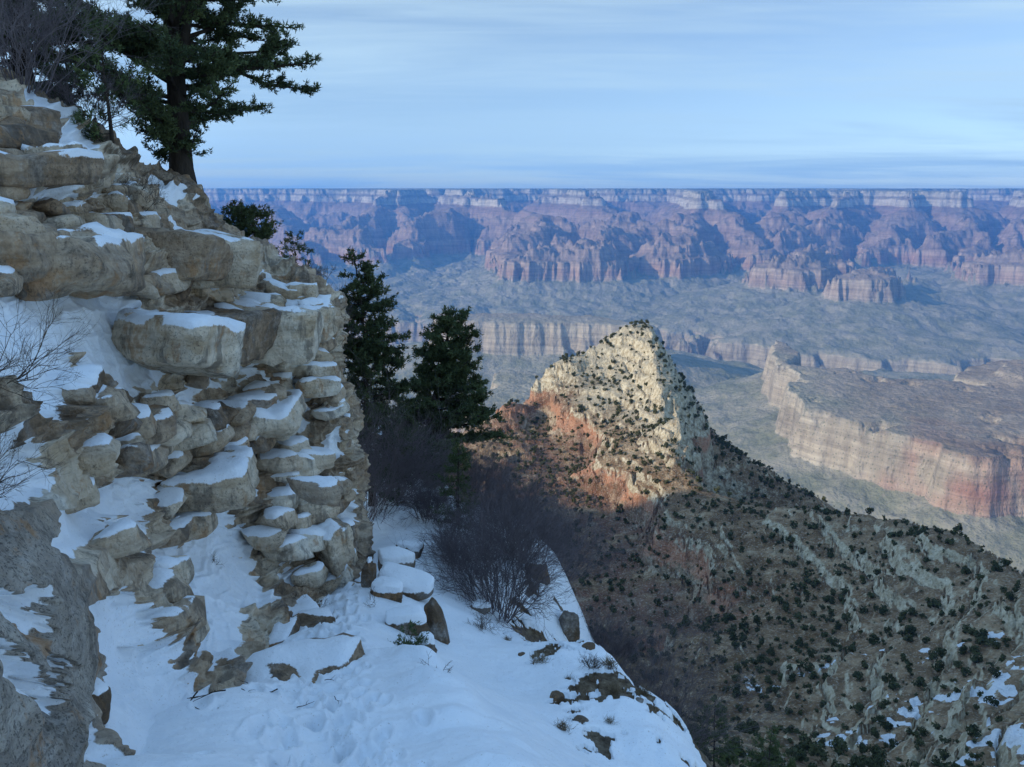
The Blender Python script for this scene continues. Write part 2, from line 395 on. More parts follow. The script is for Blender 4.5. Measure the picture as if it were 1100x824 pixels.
MESAS = [   # polygons given as (px, y), top u, slope outside
    ([(826, 4000), (846, 4060), (858, 3900), (850, 3600), (836, 3700)], -449, 0.95),
    ([(836, 3700), (870, 3500), (925, 3450), (985, 3300), (1070, 3200), (1250, 3300), (1600, 3000), (1600, 2000), (1250, 2200), (1150, 2300), (1075, 2330), (1036, 2350), (1012, 2450), (965, 2560), (905, 2720), (876, 2800), (866, 3000), (852, 3350)], -458, 0.85),
    ([(1078, 3300), (1092, 3420), (1125, 3450), (1135, 3250), (1100, 3200)], -402, 0.55),
    ([(560, 8300), (590, 8700), (640, 8750), (668, 8350), (640, 8200), (600, 8350)], -438, 0.85),
    ([(700, 8900), (716, 9150), (742, 9150), (752, 8800), (725, 8650)], -440, 0.8),
    ([(826, 7650), (838, 7900), (862, 7900), (866, 7650), (850, 7550)], -440, 0.62),
    ([(910, 6850), (920, 7050), (938, 7100), (948, 6850), (928, 6750)], -448, 0.60),
    ([(1062, 8000), (1100, 8300), (1250, 8300), (1250, 7700), (1100, 7750)], -436, 0.8),
    ([(516, 4660), (600, 4640), (650, 4560), (692, 4420), (700, 4520), (640, 4800), (560, 4950), (470, 4900)], -435, 0.80),
    ([(540, 3450), (575, 3400), (590, 3300), (600, 3000), (560, 2600), (500, 2700), (530, 3200)], -440, 0.85),
]
def canyon_u(x, y):
    wx = fbm2(x, y, 1500, 3, 11) * 420; wy = fbm2(x, y, 1500, 3, 21) * 420
    wx2 = fbm2(x, y, 330, 3, 31) * 110; wy2 = fbm2(x, y, 330, 3, 41) * 110
    f = np.clip((y - 4500) / 5000, 0.12, 1)
    X = x + (wx * f + wx2 * np.clip(f * 1.6, 0, 1)); Y = y + (wy * f + wy2 * np.clip(f * 1.6, 0, 1))
    Yb = y + 0.5 * wy + fbm2(x, y, 3800, 2, 51) * 1300
    B = np.interp(Yb, [0, 3000, 5000, 6500, 8500, 10500, 13000, 14800, 16000, 40000], [-880, -900, -950, -950, -880, -800, -700, -480, 60, 120])
    B = B + fbm2(x, y, 900, 4, 61, ridged=True) * 60 * f
    rid = np.full(x.shape, -9e3)
    for pts, k in RIDGES:
        D, V = seg_field(X, Y, [(X_(p, yy), yy) for p, yy, u in pts], [u for _, _, u in pts])
        rid = np.maximum(rid, V - k * np.maximum(D - 40, 0) ** 1.0 - 0.00008 * D ** 2)
    st = np.full(x.shape, 9e3)
    for pts, k in STREAMS:
        D, V = seg_field(X, Y, [(X_(p, yy), yy) for p, yy, u in pts], [u for _, _, u in pts])
        st = np.minimum(st, V + k * D)
    U = np.maximum(np.minimum(B, st), np.minimum(rid, st + 330))
    # erosion gullies: sharp ribs on every slope, larger far away
    Xm = x + wx2 * 0.9 + fbm2(x, y, 110, 3, 131) * 45; Ym = y + wy2 * 0.9 + fbm2(x, y, 110, 3, 141) * 45
    for P, u, k in MESAS:
        D = sd_poly(Xm, Ym, [(X_(p, yy), yy) for p, yy in P])
        U = np.maximum(U, u + np.clip(-D * 0.05, 0, 12) - np.maximum(D, 0) * k * np.where(D > 45, 0.66, 1.0) + np.where(D > 45, -45 * k * 0.34, 0))
    U = U + fbm2(X + 300, Y, 1500, 3, 101, ridged=True) * 150 * sstep(7500, 10000, y) * sstep(60, -60, U) + (fbm2(X, Y + 0.3 * X, 700, 3, 111, ridged=True) * 120 - 30) * sstep(4300, 5200, y) * sstep(8200, 7000, y) * sstep(-650, -800, U)
    g1 = fbm2(X + 0.5 * wx2, Y, 620, 4, 71, 0.55, ridged=True); g2 = fbm2(X, Y, 150, 4, 81, 0.55, ridged=True)
    on = sstep(70, -20, U)
    U = U + (g1 * (95 + 35 * sstep(7000, 8500, y)) * f + g2 * 46 * np.clip(f * 2, 0.3, 1)) * on
    return U
def canyon_z(x, y):
    U = canyon_u(x, y)
    E = np.interp(U, T_U, T_E)
    E = E + fbm2(x, y, 90, 4, 91, 0.6, ridged=True) * 7
    return E + DIP * (y - 6000) * np.where(y > 16000, np.clip(1 - (y - 16000) / 30000, 0.6, 1), 1), U

def build_canyon():
    na, nr = 1250, 1000
    ang = np.radians(np.linspace(-41, 41, na)); rr = np.exp(np.linspace(math.log(1100), math.log(24000), nr))
    A, RR = np.meshgrid(ang, rr); X = RR * np.sin(A); Y = RR * np.cos(A)
    Z, U = canyon_z(X, Y)
    m = M('layered_canyon_rock', 0.95, 0.1)
    x, y, z = m.xyz()
    e = m.math('SUBTRACT', z, m.math('MULTIPLY', m.math('SUBTRACT', y, 6000.0), DIP))
    w1 = m.noise(0.004, 4, 0.6); w2 = m.noise(0.02, 3, 0.6)
    ew = m.math('ADD', e, m.math('ADD', m.math('MULTIPLY', m.math('SUBTRACT', w1, 0.5), 50.0), m.math('MULTIPLY', m.math('SUBTRACT', w2, 0.5), 24.0)))
    t = m.math('DIVIDE', m.math('ADD', ew, 1450.0), 1550.0)
    def p(v): return (v + 1450) / 1550.0
    cream = (.40, .36, .28); tor = (.19, .16, .12); coco = (.44, .39, .31); herm = (.21, .125, .095); sup = (.22, .14, .11); sup2 = (.31, .215, .165)
    redw = (.30, .165, .12); redt = (.36, .25, .18); muav = (.30, .27, .20); bas = (.25, .26, .18); tonto = (.24, .25, .17); tap = (.27, .20, .15); gor = (.14, .11, .10)
    rock = m.ramp(t, [(0, gor), (p(-1060), gor), (p(-1035), tap), (p(-960), tap), (p(-935), tonto), (p(-890), bas), (p(-800), muav), (p(-745), redt), (p(-680), redw), (p(-590), redt), (p(-560), sup),
                      (p(-470), sup2), (p(-395), sup), (p(-330), sup2), (p(-230), herm), (p(-165), herm), (p(-155), coco), (p(-75), coco), (p(-60), tor), (p(-35), tor), (p(-25), cream), (p(50), cream)])
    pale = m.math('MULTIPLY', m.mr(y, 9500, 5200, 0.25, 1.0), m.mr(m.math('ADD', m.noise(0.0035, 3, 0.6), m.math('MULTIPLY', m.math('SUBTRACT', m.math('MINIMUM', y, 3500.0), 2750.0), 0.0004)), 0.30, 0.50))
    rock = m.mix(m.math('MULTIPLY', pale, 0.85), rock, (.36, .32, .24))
    # thin beds
    bed = m.noise(1.0, 3, 0.7, sc3=(0.0022, 0.0022, 0.05))
    rock = m.mix(1.0, rock, m.ramp(bed, [(0.3, 0.70), (0.5, 1.0), (0.7, 1.28)]), 'MULTIPLY')
    # vertical staining on cliffs
    stn = m.noise(1.0, 4, 0.65, sc3=(0.022, 0.022, 0.0025))
    rock = m.mix(0.8, rock, m.ramp(stn, [(0.3, 0.66), (0.55, 1.05), (0.75, 1.25)]), 'MULTIPLY')
    # debris and scrub on the gentler ground
    g = m.noise(0.006, 5, 0.6)
    deb = m.mix(m.mr(g, 0.35, 0.65), (.20, .20, .13), (.31, .28, .205))
    lowe = m.mr(ew, -560, -700)          # greenish grey talus below the big red wall
    nearg = m.math('MULTIPLY', m.mr(y, 5200, 4400), m.mr(m.math('ADD', m.math('MULTIPLY', g, 700.0), m.math('SUBTRACT', x, m.math('MULTIPLY', y, 0.02))), 1750, 1250))
    debr = m.mix(m.math('MAXIMUM', lowe, nearg), m.mix(m.mr(g, 0.4, 0.62), (.20, .145, .10), (.27, .21, .15)), deb)
    debr = m.mix(m.mr(ew, -960, -1060), debr, gor)
    debr = m.mix(m.mr(ew, -20, 30), debr, (.09, .10, .06))
    flat = m.mr(m.math('ADD', m.nz(), m.math('MULTIPLY', m.math('SUBTRACT', m.noise(0.03, 4, 0.7), 0.5), 0.35)), 0.62, 0.84)
    flat = m.math('MULTIPLY', flat, m.math('ADD', 0.62, m.math('MULTIPLY', lowe, 0.36)))
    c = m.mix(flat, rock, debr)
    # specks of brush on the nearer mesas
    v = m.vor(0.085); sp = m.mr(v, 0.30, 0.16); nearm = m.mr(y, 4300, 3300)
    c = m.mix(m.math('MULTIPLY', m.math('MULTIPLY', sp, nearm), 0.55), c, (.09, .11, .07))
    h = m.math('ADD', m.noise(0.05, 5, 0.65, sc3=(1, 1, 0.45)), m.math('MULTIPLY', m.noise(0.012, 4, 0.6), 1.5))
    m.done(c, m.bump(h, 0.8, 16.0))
    V = np.stack([X, Y, Z], -1).reshape(-1, 3)
    o = link('canyon_terrain', raw_mesh('canyon_terrain', V, grid_faces(nr, na, True), m.m))
    tag(o, 'layered red and grey canyon walls, mesas and buttes with the flat far rim', kind='structure')
build_canyon()

# the air of the canyon
def build_haze():
    s = bpy.data.meshes.new('haze'); x0, x1, y0, y1, z0, z1 = -17500, 17500, -900, 24500, -1600, 560
    v = [(x, y, z) for x in (x0, x1) for y in (y0, y1) for z in (z0, z1)]
    s.from_pydata(v, [], [(0, 1, 3, 2), (4, 6, 7, 5), (0, 4, 5, 1), (2, 3, 7, 6), (0, 2, 6, 4), (1, 5, 7, 3)]); s.update()
    mt = bpy.data.materials.new('blue_air'); mt.use_nodes = True; t = mt.node_tree; t.nodes.clear()
    o = t.nodes.new('ShaderNodeOutputMaterial'); pv = t.nodes.new('ShaderNodeVolumePrincipled')
    pv.inputs['Color'].default_value = (0.075, 0.31, 0.80, 1); pv.inputs['Density'].default_value = 5.6e-5; pv.inputs['Anisotropy'].default_value = 0.1
    t.links.new(pv.outputs[0], o.inputs['Volume']); s.materials.append(mt)
    ob = link('haze', s); tag(ob, 'thin blue haze filling the canyon air', kind='stuff')
build_haze()
# ================================================================== THE NEAR RIDGE AND BUTTE (50 m to 1.3 km)
_rp = [PX(*p) for p in [
    # crest, near to far
    (1230, 690, 190), (1150, 640, 230), (1098, 612, 262), (1040, 578, 300), (990, 566, 325), (930, 562, 350), (870, 556, 375), (800, 548, 405), (745, 535, 440),
    # spine of the butte
    (738, 500, 480), (741, 470, 520), (725, 425, 575), (712, 385, 640), (700, 356, 700), (688, 350, 722), (660, 360, 718),
    (630, 374, 705), (600, 388, 690), (588, 398, 684),
    # lit face
    (640, 400, 672), (680, 400, 655), (640, 430, 630), (690, 440, 595), (620, 418, 655), (600, 425, 660), (670, 470, 560), (700, 500, 500), 
    # red apron
    (590, 450, 655), (560, 440, 660), (540, 438, 665), (580, 480, 590), (550, 500, 550), (620, 500, 560), (600, 540, 490), (650, 540, 485), (690, 560, 450), (540, 560, 450), (650, 600, 410), (700, 620, 380), (600, 620, 395), (620, 680, 340),
    # inner side of the ridge
    (760, 600, 380), (800, 640, 345), (860, 640, 330), (900, 600, 335), (960, 610, 300), (1020, 620, 275), (1080, 650, 240), (760, 680, 310), (840, 700, 280), (920, 680, 270), (1000, 680, 240), (1070, 710, 205),
    (720, 740, 255), (800, 760, 230), (880, 760, 220), (960, 760, 200), (1040, 770, 175), (1095, 790, 150), (760, 815, 190), (860, 820, 180), (960, 822, 162), (1060, 822, 145),
    # shaded right side of the butte
    (864, 546, 590), (848, 534, 610), (820, 511, 645), (792, 485, 675), (800, 545, 520), (770, 520, 560),
    ]]
for _c in [(1150, 640, 230), (1098, 612, 262), (1040, 578, 300), (990, 566, 325), (930, 562, 350), (870, 556, 375), (800, 548, 405), (760, 540, 432)]:
    _x, _y, _z = PX(*_c)
    for _d, _dz in ((0.05, -9), (0.13, -34), (0.25, -80)): _rp.append((_x * (1 + _d), _y * (1 + _d), _z + _dz))
for _c in [(530, 446, 650), (545, 440, 662), (560, 440, 668), (572, 438, 676)]:
    _x, _y, _z = PX(*_c)
    for _d, _dz in ((0.04, -22), (0.12, -70)): _rp.append((_x * (1 + _d), _y * (1 + _d), _z + _dz))
_rp += [PX(574, 436, 664), PX(578, 430, 672), PX(590, 440, 664)]
_rp += [(190, 760, -250), (120, 800, -250), (20, 800, -240), (-60, 740, -215), (-160, 700, -260), (260, 650, -320), (340, 520, -310), (440, 420, -300), (520, 320, -290), (420, 250, -150), (330, 150, -90), (260, 90, -40),
        (20, 60, -55), (60, 60, -62), (0, 100, -78), (60, 110, -88), (-60, 110, -80), (-100, 200, -130), (-60, 300, -170), (-150, 350, -190), (-200, 500, -230), (120, 60, -50), (140, 110, -80), (180, 60, -35),
        (300, 1000, -560), (0, 1050, -560), (-300, 900, -500), (600, 900, -600), (500, 600, -480), (800, 500, -500), (-60, 50, -40), (30, 160, -105), (0, 220, -140), (60, 260, -160), (900, 1200, -700), (-500, 1200, -650), (200, 1300, -760)]
_sy = [470, 505, 535, 585, 650, 705, 745, 800]
_sx = [PX(p, 400, y)[0] for p, y in zip([738, 732, 720, 704, 696, 693, 690, 684], _sy)]
def spine_drop(x, y):
    xs = np.interp(y, _sy, _sx) + 3
    return np.clip((x - xs) * 1.7, 0, 70) * (1 - sstep(52, 130, x - xs)) * sstep(460, 530, y) * (1 - sstep(900, 1000, y))
_rp = [(x, y, z + float(spine_drop(np.array(x), np.array(y)))) for x, y, z in _rp]
ridge_tps = TPS(_rp, 0.0006)
def ridge_base(x, y):
    r = np.hypot(x, y)
    z = ridge_tps(x, y) - spine_drop(x, y)
    return z - np.clip(r - 900, 0, 1e9) * 0.35
def ridge_z(x, y, z0=None):
    z = ridge_base(x, y) if z0 is None else z0
    z = z + fbm2(x, y, 120, 3, 301, ridged=True) * 7 + fbm2(x, y, 34, 3, 311) * 3.5
    wv = fbm2(x, y, 60, 3, 321) * 7
    tl = np.maximum(y - 540, 0) * 0.11
    u = z + wv * 0.7 - tl
    zc = np.interp(u, [-900, -182, -170, -163, -148, -136, 300], [-900, -182, -175, -156, -147, -136, 300]) - wv * 0.7 + tl
    s = 8.0; t = (zc + wv) / s; f = t - np.floor(t)
    zt = s * (np.floor(t) + 0.35 * f + 0.65 * sstep(0.55, 0.85, f)) - wv
    return zc + (zt - zc) * 0.45 - 2.0
def np_noise_disp(X, Y, Z, scl, seed, flat=1.6):
    f1, f2, rid, ox, oy, oz = worley3(X / scl, Y / scl, Z * flat / scl, seed)
    return f1, f2, rid, ox, oy, oz

RX, RY, RR_ = fan(-36, 44, 1150, 48, 1350, 950)
RZ0 = coarse(ridge_base, RX, RY, 3)
RZ = ridge_z(RX, RY, RZ0)
def rock_blocks():
    gx = np.gradient(RZ, axis=1) / (np.hypot(np.gradient(RX, axis=1), np.gradient(RY, axis=1)) + 1e-6)
    gy = np.gradient(RZ, axis=0) / (np.hypot(np.gradient(RX, axis=0), np.gradient(RY, axis=0)) + 1e-6)
    sl = np.hypot(gx, gy)
    z = RZ.copy()
    for scl, amp, seed in ((14.0, 4.2, 401), (5.0, 2.0, 411)):
        f1, f2, rid, ox, oy, oz = np_noise_disp(RX, RY, RZ, scl, seed)
        crack = sstep(0.0, 0.16, f2 - f1)
        w = 0.25 + 0.75 * sstep(0.45, 1.1, sl)
        w = w * sstep(-215, -160, RZ) + 0.35 * (1 - sstep(-215, -160, RZ))
        z += w * amp * ((rid - 0.5) * 1.3 * crack + (rid * 2 - 1) * 0.5 * ox * crack + 0.45 * (crack - 1))
    z += fbm2(RX, RY, 3.0, 2, 421) * 0.35
    return z, sl
RZ, RSL = rock_blocks()
def ridge_h(x, y):
    """height of the finished ridge mesh at a point (nearest grid node blend)"""
    r = math.hypot(x, y); a = math.degrees(math.atan2(x, y))
    j = (a + 36) / 80 * 1149; i = math.log(r / 48) / math.log(1350 / 48) * 949
    i0 = max(0, min(948, int(i))); j0 = max(0, min(1148, int(j))); u = i - i0; v = j - j0
    return float((RZ[i0, j0] * (1 - v) + RZ[i0, j0 + 1] * v) * (1 - u) + (RZ[i0 + 1, j0] * (1 - v) + RZ[i0 + 1, j0 + 1] * v) * u)

def build_ridge():
    nzv = 1 / np.sqrt(1 + RSL ** 2)
    sn = fbm2(RX, RY, 26, 3, 431) * 0.9 + fbm2(RX, RY, 5, 3, 441) * 0.8
    snow = sstep(0.05, 0.22, sn + 0.30 * sstep(250, 150, RY) * sstep(30, 110, RX) - 0.42 + (nzv - 0.75) * 0.5) * sstep(285, 215, RY)
    m = M('ridge_rock_and_soil', 0.95, 0.1)
    x, y, z = m.xyz()
    n1 = m.noise(0.03, 5, 0.6); n2 = m.noise(0.3, 5, 0.65); n3 = m.noise(0.009, 3, 0.5)
    zw = m.math('ADD', z, m.math('ADD', m.math('MULTIPLY', m.math('SUBTRACT', n1, 0.5), 34.0), m.math('MULTIPLY', m.math('SUBTRACT', n2, 0.5), 16.0)))
    cream = m.ramp(n2, [(0.28, (.22, .17, .105)), (0.42, (.41, .34, .225)), (0.55, (.57, .50, .36)), (0.70, (.71, .64, .49))])
    soilg = m.ramp(m.noise(0.12, 5, 0.7), [(0.3, (.11, .062, .03)), (0.48, (.22, .135, .07)), (0.60, (.37, .255, .15)), (0.74, (.52, .40, .26))])  # kept dark so the ridge's shade is partly in the soil colour
    red = m.ramp(m.noise(0.1, 5, 0.7), [(0.3, (.13, .06, .04)), (0.45, (.25, .12, .08)), (0.56, (.27, .16, .11)), (0.68, (.44, .36, .27))])
    steep = m.mr(m.math('ADD', m.nz(), m.math('MULTIPLY', m.math('SUBTRACT', m.noise(0.5, 4, 0.7), 0.5), 0.5)), 0.88, 0.66)
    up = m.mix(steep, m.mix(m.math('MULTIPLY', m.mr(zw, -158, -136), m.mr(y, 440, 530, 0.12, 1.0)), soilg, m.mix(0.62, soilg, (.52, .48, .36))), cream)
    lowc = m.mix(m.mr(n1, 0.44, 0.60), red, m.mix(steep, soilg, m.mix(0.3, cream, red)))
    zw = m.math('SUBTRACT', zw, m.math('MULTIPLY', m.math('MAXIMUM', m.math('SUBTRACT', y, 540.0), 0.0), 0.11))
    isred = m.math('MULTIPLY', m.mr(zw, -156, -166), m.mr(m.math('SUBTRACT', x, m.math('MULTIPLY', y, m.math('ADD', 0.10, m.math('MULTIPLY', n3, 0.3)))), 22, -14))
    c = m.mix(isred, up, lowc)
    c = m.mix(m.math('MULTIPLY', m.mr(zw, -140, -166), m.mr(m.math('ADD', n2, n1), 0.72, 1.15, 0.75, 0.15)), c, (.095, .06, .033))   # leaf litter and dark scrub, plus the ridge's shade painted into the lower slopes
    # a rusty band right under the pale cliff and a few in the crest near the right edge
    band = m.math('MULTIPLY', m.mr(m.math('ABSOLUTE', m.math('ADD', zw, 165.0)), 6.0, 2.0), m.mr(n1, 0.42, 0.55))
    c = m.mix(m.math('MULTIPLY', band, 0.8), c, (.42, .19, .11))
    spot = m.mr(m.noise(1.1, 4, 0.75), 0.52, 0.66)
    c = m.mix(m.math('MULTIPLY', spot, 0.45), c, (.62, .58, .48))
    dk = m.mr(m.vor(0.42), 0.22, 0.1)
    c = m.mix(m.math('MULTIPLY', dk, 0.7), c, (.10, .10, .06))
    s_at = m.mr(m.math('ADD', m.attr('snow'), m.math('MULTIPLY', m.math('SUBTRACT', m.noise(0.9, 5, 0.75), 0.5), 1.5)), 0.50, 0.62)
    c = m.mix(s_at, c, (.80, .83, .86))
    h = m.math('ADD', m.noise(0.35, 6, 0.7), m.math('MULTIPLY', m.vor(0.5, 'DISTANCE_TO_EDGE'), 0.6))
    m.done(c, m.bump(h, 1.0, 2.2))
    V = np.stack([RX, RY, RZ], -1).reshape(-1, 3)
    me = raw_mesh('ridge', V, grid_faces(950, 1150, True), m.m, attrs={'snow': snow.reshape(-1)})
    tag(link('ridge_terrain', me), 'rocky juniper ridge rising to a pale pointed butte above red slopes', kind='structure')
build_ridge()

# ---- south rim: the hillside that carries the trail, rising left and behind; it shades the foreground
def build_rim():
    sx, sy = -math.sin(R(SUN_AZ)), math.cos(R(SUN_AZ)); ax, ay = -sy, sx   # towards the sun / across
    q = np.linspace(-900, 560, 240); w = np.linspace(45, 1000, 200)
    Q, W = np.meshgrid(q, w)
    X = W * sx + Q * ax; Y = W * sy + Q * ay
    crest = np.interp(Q, [-900, -610, -500, -440, -371, -300, -200, -100, 560], [-150, -110, 20, 88, 140, 190, 240, 260, 250])
    z0 = np.interp(Q, [-900, -300, -100, -40, 0, 560], [-320, -190, -60, -14, 2, 2])
    t = W + fbm2(X, Y, 110, 3, 501) * 40
    Z = z0 + (crest - z0) * np.interp(t, [45, 180, 430, 520, 1000], [0, 0.42, 0.95, 1.0, 1.06])
    Z += fbm2(X, Y, 60, 4, 511, ridged=True) * 9 * sstep(60, 160, W)
    Z = np.minimum(Z, np.interp(np.degrees(np.arctan2(-X, Y)), [34, 46, 60], [-240, -60, 400]))
    Z = 0.4 * Z + 0.6 * (np.floor(Z / 14) + sstep(0.5, 0.9, Z / 14 - np.floor(Z / 14))) * 14
    m = M('rim_slope_rock', 0.95, 0.1)
    n = m.noise(0.15, 6, 0.65)
    c = m.ramp(n, [(0.3, (.16, .14, .10)), (0.5, (.32, .29, .22)), (0.7, (.46, .43, .34))])
    c = m.mix(m.mr(m.noise(0.08, 5, 0.7), 0.5, 0.58), c, (.78, .81, .84))
    m.done(c, m.bump(m.noise(0.5, 6, 0.7), 1.0, 1.5))
    V = np.stack([X, Y, Z], -1).reshape(-1, 3)
    tag(link('rim_slope', raw_mesh('rim_slope', V, grid_faces(200, 240, True), m.m)), 'snowy hillside climbing to the south rim beside the trail', kind='structure')
build_rim()

# ---- junipers and pinyons dotted over the ridge
def leaf_blob(rng, n, rx, rz, leaf, base=True, lumps=6):
    """n small leaf-clump faces spread through a lumpy crown volume; returns V, F (tris)"""
    c = rng.normal(size=(lumps, 3)); c /= np.linalg.norm(c, axis=1)[:, None]; c *= rng.uniform(0.25, 0.6, (lumps, 1))
    k = rng.integers(0, lumps, n); r = rng.uniform(0.28, 0.52, lumps)
    d = rng.normal(size=(n, 3)); d /= np.linalg.norm(d, axis=1)[:, None]
    p = c[k] + d * (r[k] * rng.uniform(0.55, 1.0, n) ** 0.5)[:, None]
    p = p * (rx, rx, rz) + (0, 0, rz * 0.92); p[:, 2] = np.maximum(p[:, 2], rz * 0.05)
    a = rng.normal(size=(n, 3)); a /= np.linalg.norm(a, axis=1)[:, None]
    b = np.cross(a, d); b /= np.linalg.norm(b, axis=1)[:, None] + 1e-6
    s = leaf * rng.uniform(0.6, 1.5, n)[:, None]
    V = np.stack([p - a * s * 0.5, p + a * s * 0.5, p + b * s], 1).reshape(-1, 3)
    return V, np.arange(n * 3).reshape(-1, 3)
def foliage_mat(name, cols, rough=0.85):
    m = M(name, rough, 0.15)
    rnd = m.n('ShaderNodeObjectInfo').outputs['Random']
    f = m.math('ADD', m.math('MULTIPLY', m.noise(1.6, 3, 0.6), 0.75), m.math('MULTIPLY', rnd, 0.25))
    m.done(m.ramp(f, [(0.3, cols[0]), (0.5, cols[1]), (0.68, cols[2])]))
    return m.m
M_JUN = foliage_mat('juniper_green', [(.034, .044, .020), (.056, .066, .030), (.095, .095, .045)])
def scatter_shrubs():
    rng = np.random.default_rng(5)
    n = 42000
    r = np.exp(rng.uniform(math.log(115), math.log(800), n)); a = np.radians(rng.uniform(-5, 33, n)); 
    keep = rng.uniform(size=n) < (r / 800.0) ** 1.15; r = r[keep]; a = a[keep]
    x = r * np.sin(a); y = r * np.cos(a)
    ii = np.log(r / 48) / math.log(1350 / 48) * 949; jj = (np.degrees(a) + 36) / 80 * 1149
    i0 = ii.astype(int); j0 = jj.astype(int); z = RZ[i0, j0]; sl = RSL[i0, j0]
    ang = RZ / RR_; cm = np.maximum.accumulate(ang, axis=0)
    vis = (z + 2.0) / r >= cm[np.maximum(i0 - 3, 0), j0]
    den = fbm2(x, y, 38, 3, 601) * 2.2 + 0.15 + 1.0 * sstep(470, 560, y)
    clump = fbm2(x, y, 9, 2, 611)
    ok = vis & (rng.uniform(size=len(r)) < np.clip(0.52 + den * 0.6 + clump * 1.1, 0.05, 1)) & (rng.uniform(size=len(r)) > sl * 0.42)
    px = 550 + 900 * x / y * 0.98; ok &= px < 1130
    x, y, z, r, sl = x[ok], y[ok], z[ok], r[ok], sl[ok]
    size = rng.gamma(2.0, 0.50, len(x)) + 0.28; size = np.clip(size, 0.5, 2.6)      # crown radius in m
    size *= np.interp(r, [150, 350, 700], [0.8, 0.9, 1.1])
    # keep a little space between the big ones
    order = np.argsort(-size / r); x, y, z, size, r = x[order], y[order], z[order], size[order], r[order]
    cell = {}; sel = []
    for i in range(len(x)):
        cxk, cyk = int(x[i] // 4), int(y[i] // 4); bad = False
        for a_ in (-1, 0, 1):
            for b_ in (-1, 0, 1):
                for j in cell.get((cxk + a_, cyk + b_), ()):
                    if (x[i] - x[j]) ** 2 + (y[i] - y[j]) ** 2 < (0.68 * (size[i] + size[j])) ** 2: bad = True; break
                if bad: break
            if bad: break
        if not bad: cell.setdefault((cxk, cyk), []).append(i); sel.append(i)
    return [(x[i], y[i], z[i], size[i]) for i in sel]
SHRUBS = scatter_shrubs()
def ridge_place(x, y):
    d = 0.55 * y
    if x > 0.40 * y: w1 = 'far right of the ridge'
    elif x > 0.22 * y: w1 = 'middle of the dark ridge'
    else: w1 = 'red slope left of the dark ridge'
    return w1
def build_shrubs():
    rng = np.random.default_rng(8); protos = []
    for k in range(5):
        V, F = leaf_blob(rng, 420, 1.0, rng.uniform(0.75, 1.1), 0.20, lumps=7)
        protos.append(raw_mesh('juniper_shrub', V, F, M_JUN, smooth=False))
    near = SHRUBS[:296]
    for k, (x, y, z, s) in enumerate(near):
        o = link('juniper_shrub', protos[k % 5]); o.location = (x, y, z - 0.15 * s); o.scale = (s, s, s * rng.uniform(0.85, 1.25)); o.rotation_euler = (0, 0, rng.uniform(0, 6.28))
        tag(o, 'dark green juniper bush dotted among others on the rocky ridge slope', 'bush', 'junipers dotted over the ridge slope')
    VV = []; FF = []; off = 0
    lo = [leaf_blob(rng, 70, 1.0, rng.uniform(0.75, 1.05), 0.42, lumps=4) for _ in range(12)]
    for k, (x, y, z, s) in enumerate(SHRUBS[296:]):
        V, F = lo[k % 12]; t = rng.uniform(0, 6.28); c_, s_ = math.cos(t), math.sin(t)
        W = np.empty_like(V); W[:, 0] = (V[:, 0] * c_ - V[:, 1] * s_) * s + x; W[:, 1] = (V[:, 0] * s_ + V[:, 1] * c_) * s + y; W[:, 2] = V[:, 2] * s * 1.05 + z - 0.15 * s
        VV.append(W); FF.append(F + off); off += len(V)
    me = raw_mesh('distant_junipers', np.vstack(VV), np.vstack(FF), M_JUN, smooth=False)
    tag(link('distant_junipers', me), 'small dark junipers scattered over the butte and far ridge', kind='stuff')
    print('shrubs', len(SHRUBS))
build_shrubs()
# ================================================================== THE FOREGROUND: TRAIL, SNOW SLOPE AND CLIFF
_gp = [PX(*p) for p in [
    (60, 830, 4.6), (130, 824, 5.2), (350, 824, 5.7), (550, 824, 6.0), (620, 824, 6.4), (250, 740, 7.6), (400, 740, 8.0), (500, 760, 7.5), (170, 760, 6.6), (300, 690, 10), (400, 680, 10.4),
    (340, 640, 13), (372, 622, 14.5), (300, 700, 9.6), (395, 618, 14.8), (430, 640, 13.2), (420, 690, 10.6), (460, 720, 9.4), (520, 790, 7.0), (590, 815, 6.6),
    (488, 722, 10.4), (455, 600, 17), (470, 640, 14.6), (500, 690, 12.2), (400, 600, 17.2), (430, 575, 19.5), (425, 540, 23), (418, 500, 27), (440, 468, 32), (458, 512, 27.5), (500, 545, 25), (545, 575, 24), (590, 605, 22),
    (520, 640, 16.5), (560, 690, 13.4), (600, 698, 13.2), (645, 706, 12.8), (560, 745, 10.6), (620, 770, 9.9), (685, 762, 10.8), (706, 790, 10.2), (722, 820, 9.8), (640, 824, 8.2), (560, 655, 17), (600, 660, 18),
    ]]
_gp += [(3.6, 13.4, -11.5), (5, 9.5, -11.5), (3.2, 18, -13.8), (3.4, 24, -17), (0.8, 32, -18.5), (8, 30, -26), (12, 12, -22), (0, 42, -27), (-9, 42, -20), (-14, 33, -14), (10, 3, -14), (4, 3, -7.5),
        (-3.5, 4, -4.6), (-4.5, 8, -6.3), (-5, 13, -7.5), (-6, 18, -8.5), (-7, 23, -9.5), (-9, 28, -11), (30, 30, -40), (20, 60, -58), (-20, 60, -46), (40, 50, -62), (0, 0.5, -1.9), (3, 0, -3.6), (-1.6, 0.5, -1.8), (25, 5, -34), (-20, 40, -18)]
ground_tps = TPS(_gp, 0.0004)
GX, GY, GR = fan(-44, 52, 1150, 1.2, 66, 900)
GZ = coarse(lambda a, b: ground_tps(a, b), GX, GY, 4)
def g_index(x, y):
    return (math.log(math.hypot(x, y) / 1.2) / math.log(66 / 1.2) * 899, (math.degrees(math.atan2(x, y)) + 44) / 96 * 1149)
